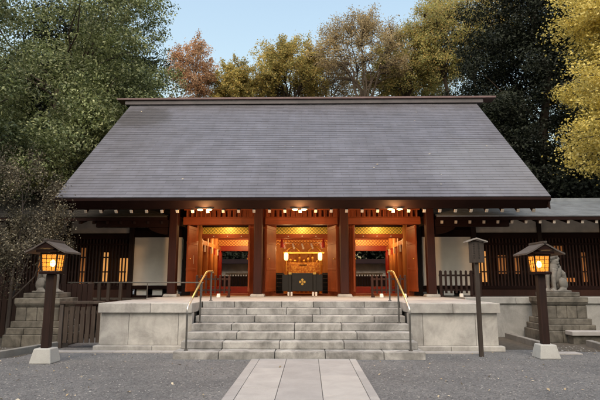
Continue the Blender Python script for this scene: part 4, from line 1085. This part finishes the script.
me.polygons.add(n*4); me.polygons.foreach_set('loop_start', np.arange(0,n*12,3,dtype=np.int32)); me.polygons.foreach_set('loop_total', np.full(n*4,3,dtype=np.int32)); me.update(calc_edges=True)
t_ = NT('loose_grey_stone'); t_.col(t_.ramp(t_.node('ShaderNodeNewGeometry').outputs['Random Per Island'], [(0,(.07,.07,.075)),(.6,(.15,.15,.155)),(1,(.30,.295,.285))])); t_.set(.85,0,.25)
me.materials.append(t_.m); ob = bpy.data.objects.new('loose_stones', me); COL.objects.link(ob)
tag(ob, 'loose grey pebbles strewn over the gravel court', 'pebbles', None, 'stuff')
# fallen leaves
rl = np.random.default_rng(81); n = 300
P = np.stack([rl.uniform(-9,9,n), rl.uniform(5.5,12,n), np.full(n,.012)],1); P = P[(np.abs(P[:,0]-.05) > 1.2) | (rl.uniform(size=n) < .12)]
P[:,2] = np.where(np.abs(P[:,0]-.05) < 1.2, .034, .014); P = P[~((np.abs(P[:,0]-.1) < 2.7) & (P[:,1] > 10.7))]
V = leaf_quads(P, .055, 3.0, None, .6, 0, rl)
s = rl.uniform(-7,7,14); u = rl.uniform(.3,SL-.3,14)
Q = np.array([list(Vector((BX+a,EY,EZ))+sd*b+sn*.045) for a, b in zip(s,u)])
N2 = np.tile(np.array(sn),(14,1))*6
V2 = leaf_quads(Q, .075, 0, N2, .7, 0, rl)
tag(quads('fallen_leaves', np.concatenate([V,V2]), m_leaf('fallen_leaf', [(.30,.22,.12),(.48,.40,.28),(.6,.55,.46)], .1, .1), None), 'pale fallen leaves scattered on gravel and roof', 'leaves', None, 'stuff')

# ------------------------------------------------------------------ sky, sun, camera
SUN_EL, SUN_ROT = R(55), R(192)
w = bpy.data.worlds.new('World'); S.world = w; w.use_nodes = True
nt = w.node_tree; bg = nt.nodes['Background']; sky = nt.nodes.new('ShaderNodeTexSky')
sky.sky_type = 'NISHITA'; sky.sun_disc = False; sky.sun_elevation = SUN_EL; sky.sun_rotation = SUN_ROT
sky.air_density = 2.2; sky.dust_density = 5; sky.ozone_density = .3
nt.links.new(sky.outputs[0], bg.inputs['Color']); bg.inputs['Strength'].default_value = .15
sl_ = bpy.data.lights.new('sun', 'SUN'); sl_.energy = .5; sl_.angle = R(45); sl_.color = (1,.97,.94)
so = bpy.data.objects.new('sun', sl_); COL.objects.link(so)
dvec = Vector((math.sin(SUN_ROT)*math.cos(SUN_EL), math.cos(SUN_ROT)*math.cos(SUN_EL), math.sin(SUN_EL)))
so.rotation_euler = dvec.to_track_quat('Z','Y').to_euler()

F, PITCH = 500., R(9.31)
cam = bpy.data.cameras.new('camera'); co = bpy.data.objects.new('camera', cam); COL.objects.link(co)
cam.sensor_width = 36; cam.lens = F/600*36; cam.clip_end = 400
co.location = (.17,0,1.6); co.rotation_euler = (R(90)+PITCH, 0, math.atan(9/500*math.cos(PITCH)))
S.camera = co
S.view_settings.view_transform = 'Standard'; S.view_settings.look = 'None'; S.view_settings.gamma = 1; S.view_settings.use_curve_mapping = False
S.view_settings.exposure = .83
S.cycles.use_denoising = True; S.cycles.max_bounces = 8; S.cycles.transparent_max_bounces = 8
S.cycles.sample_clamp_indirect = 4
for o in list(bpy.data.objects):                                   # lamp objects ride with their lamps and carry no label
    pass
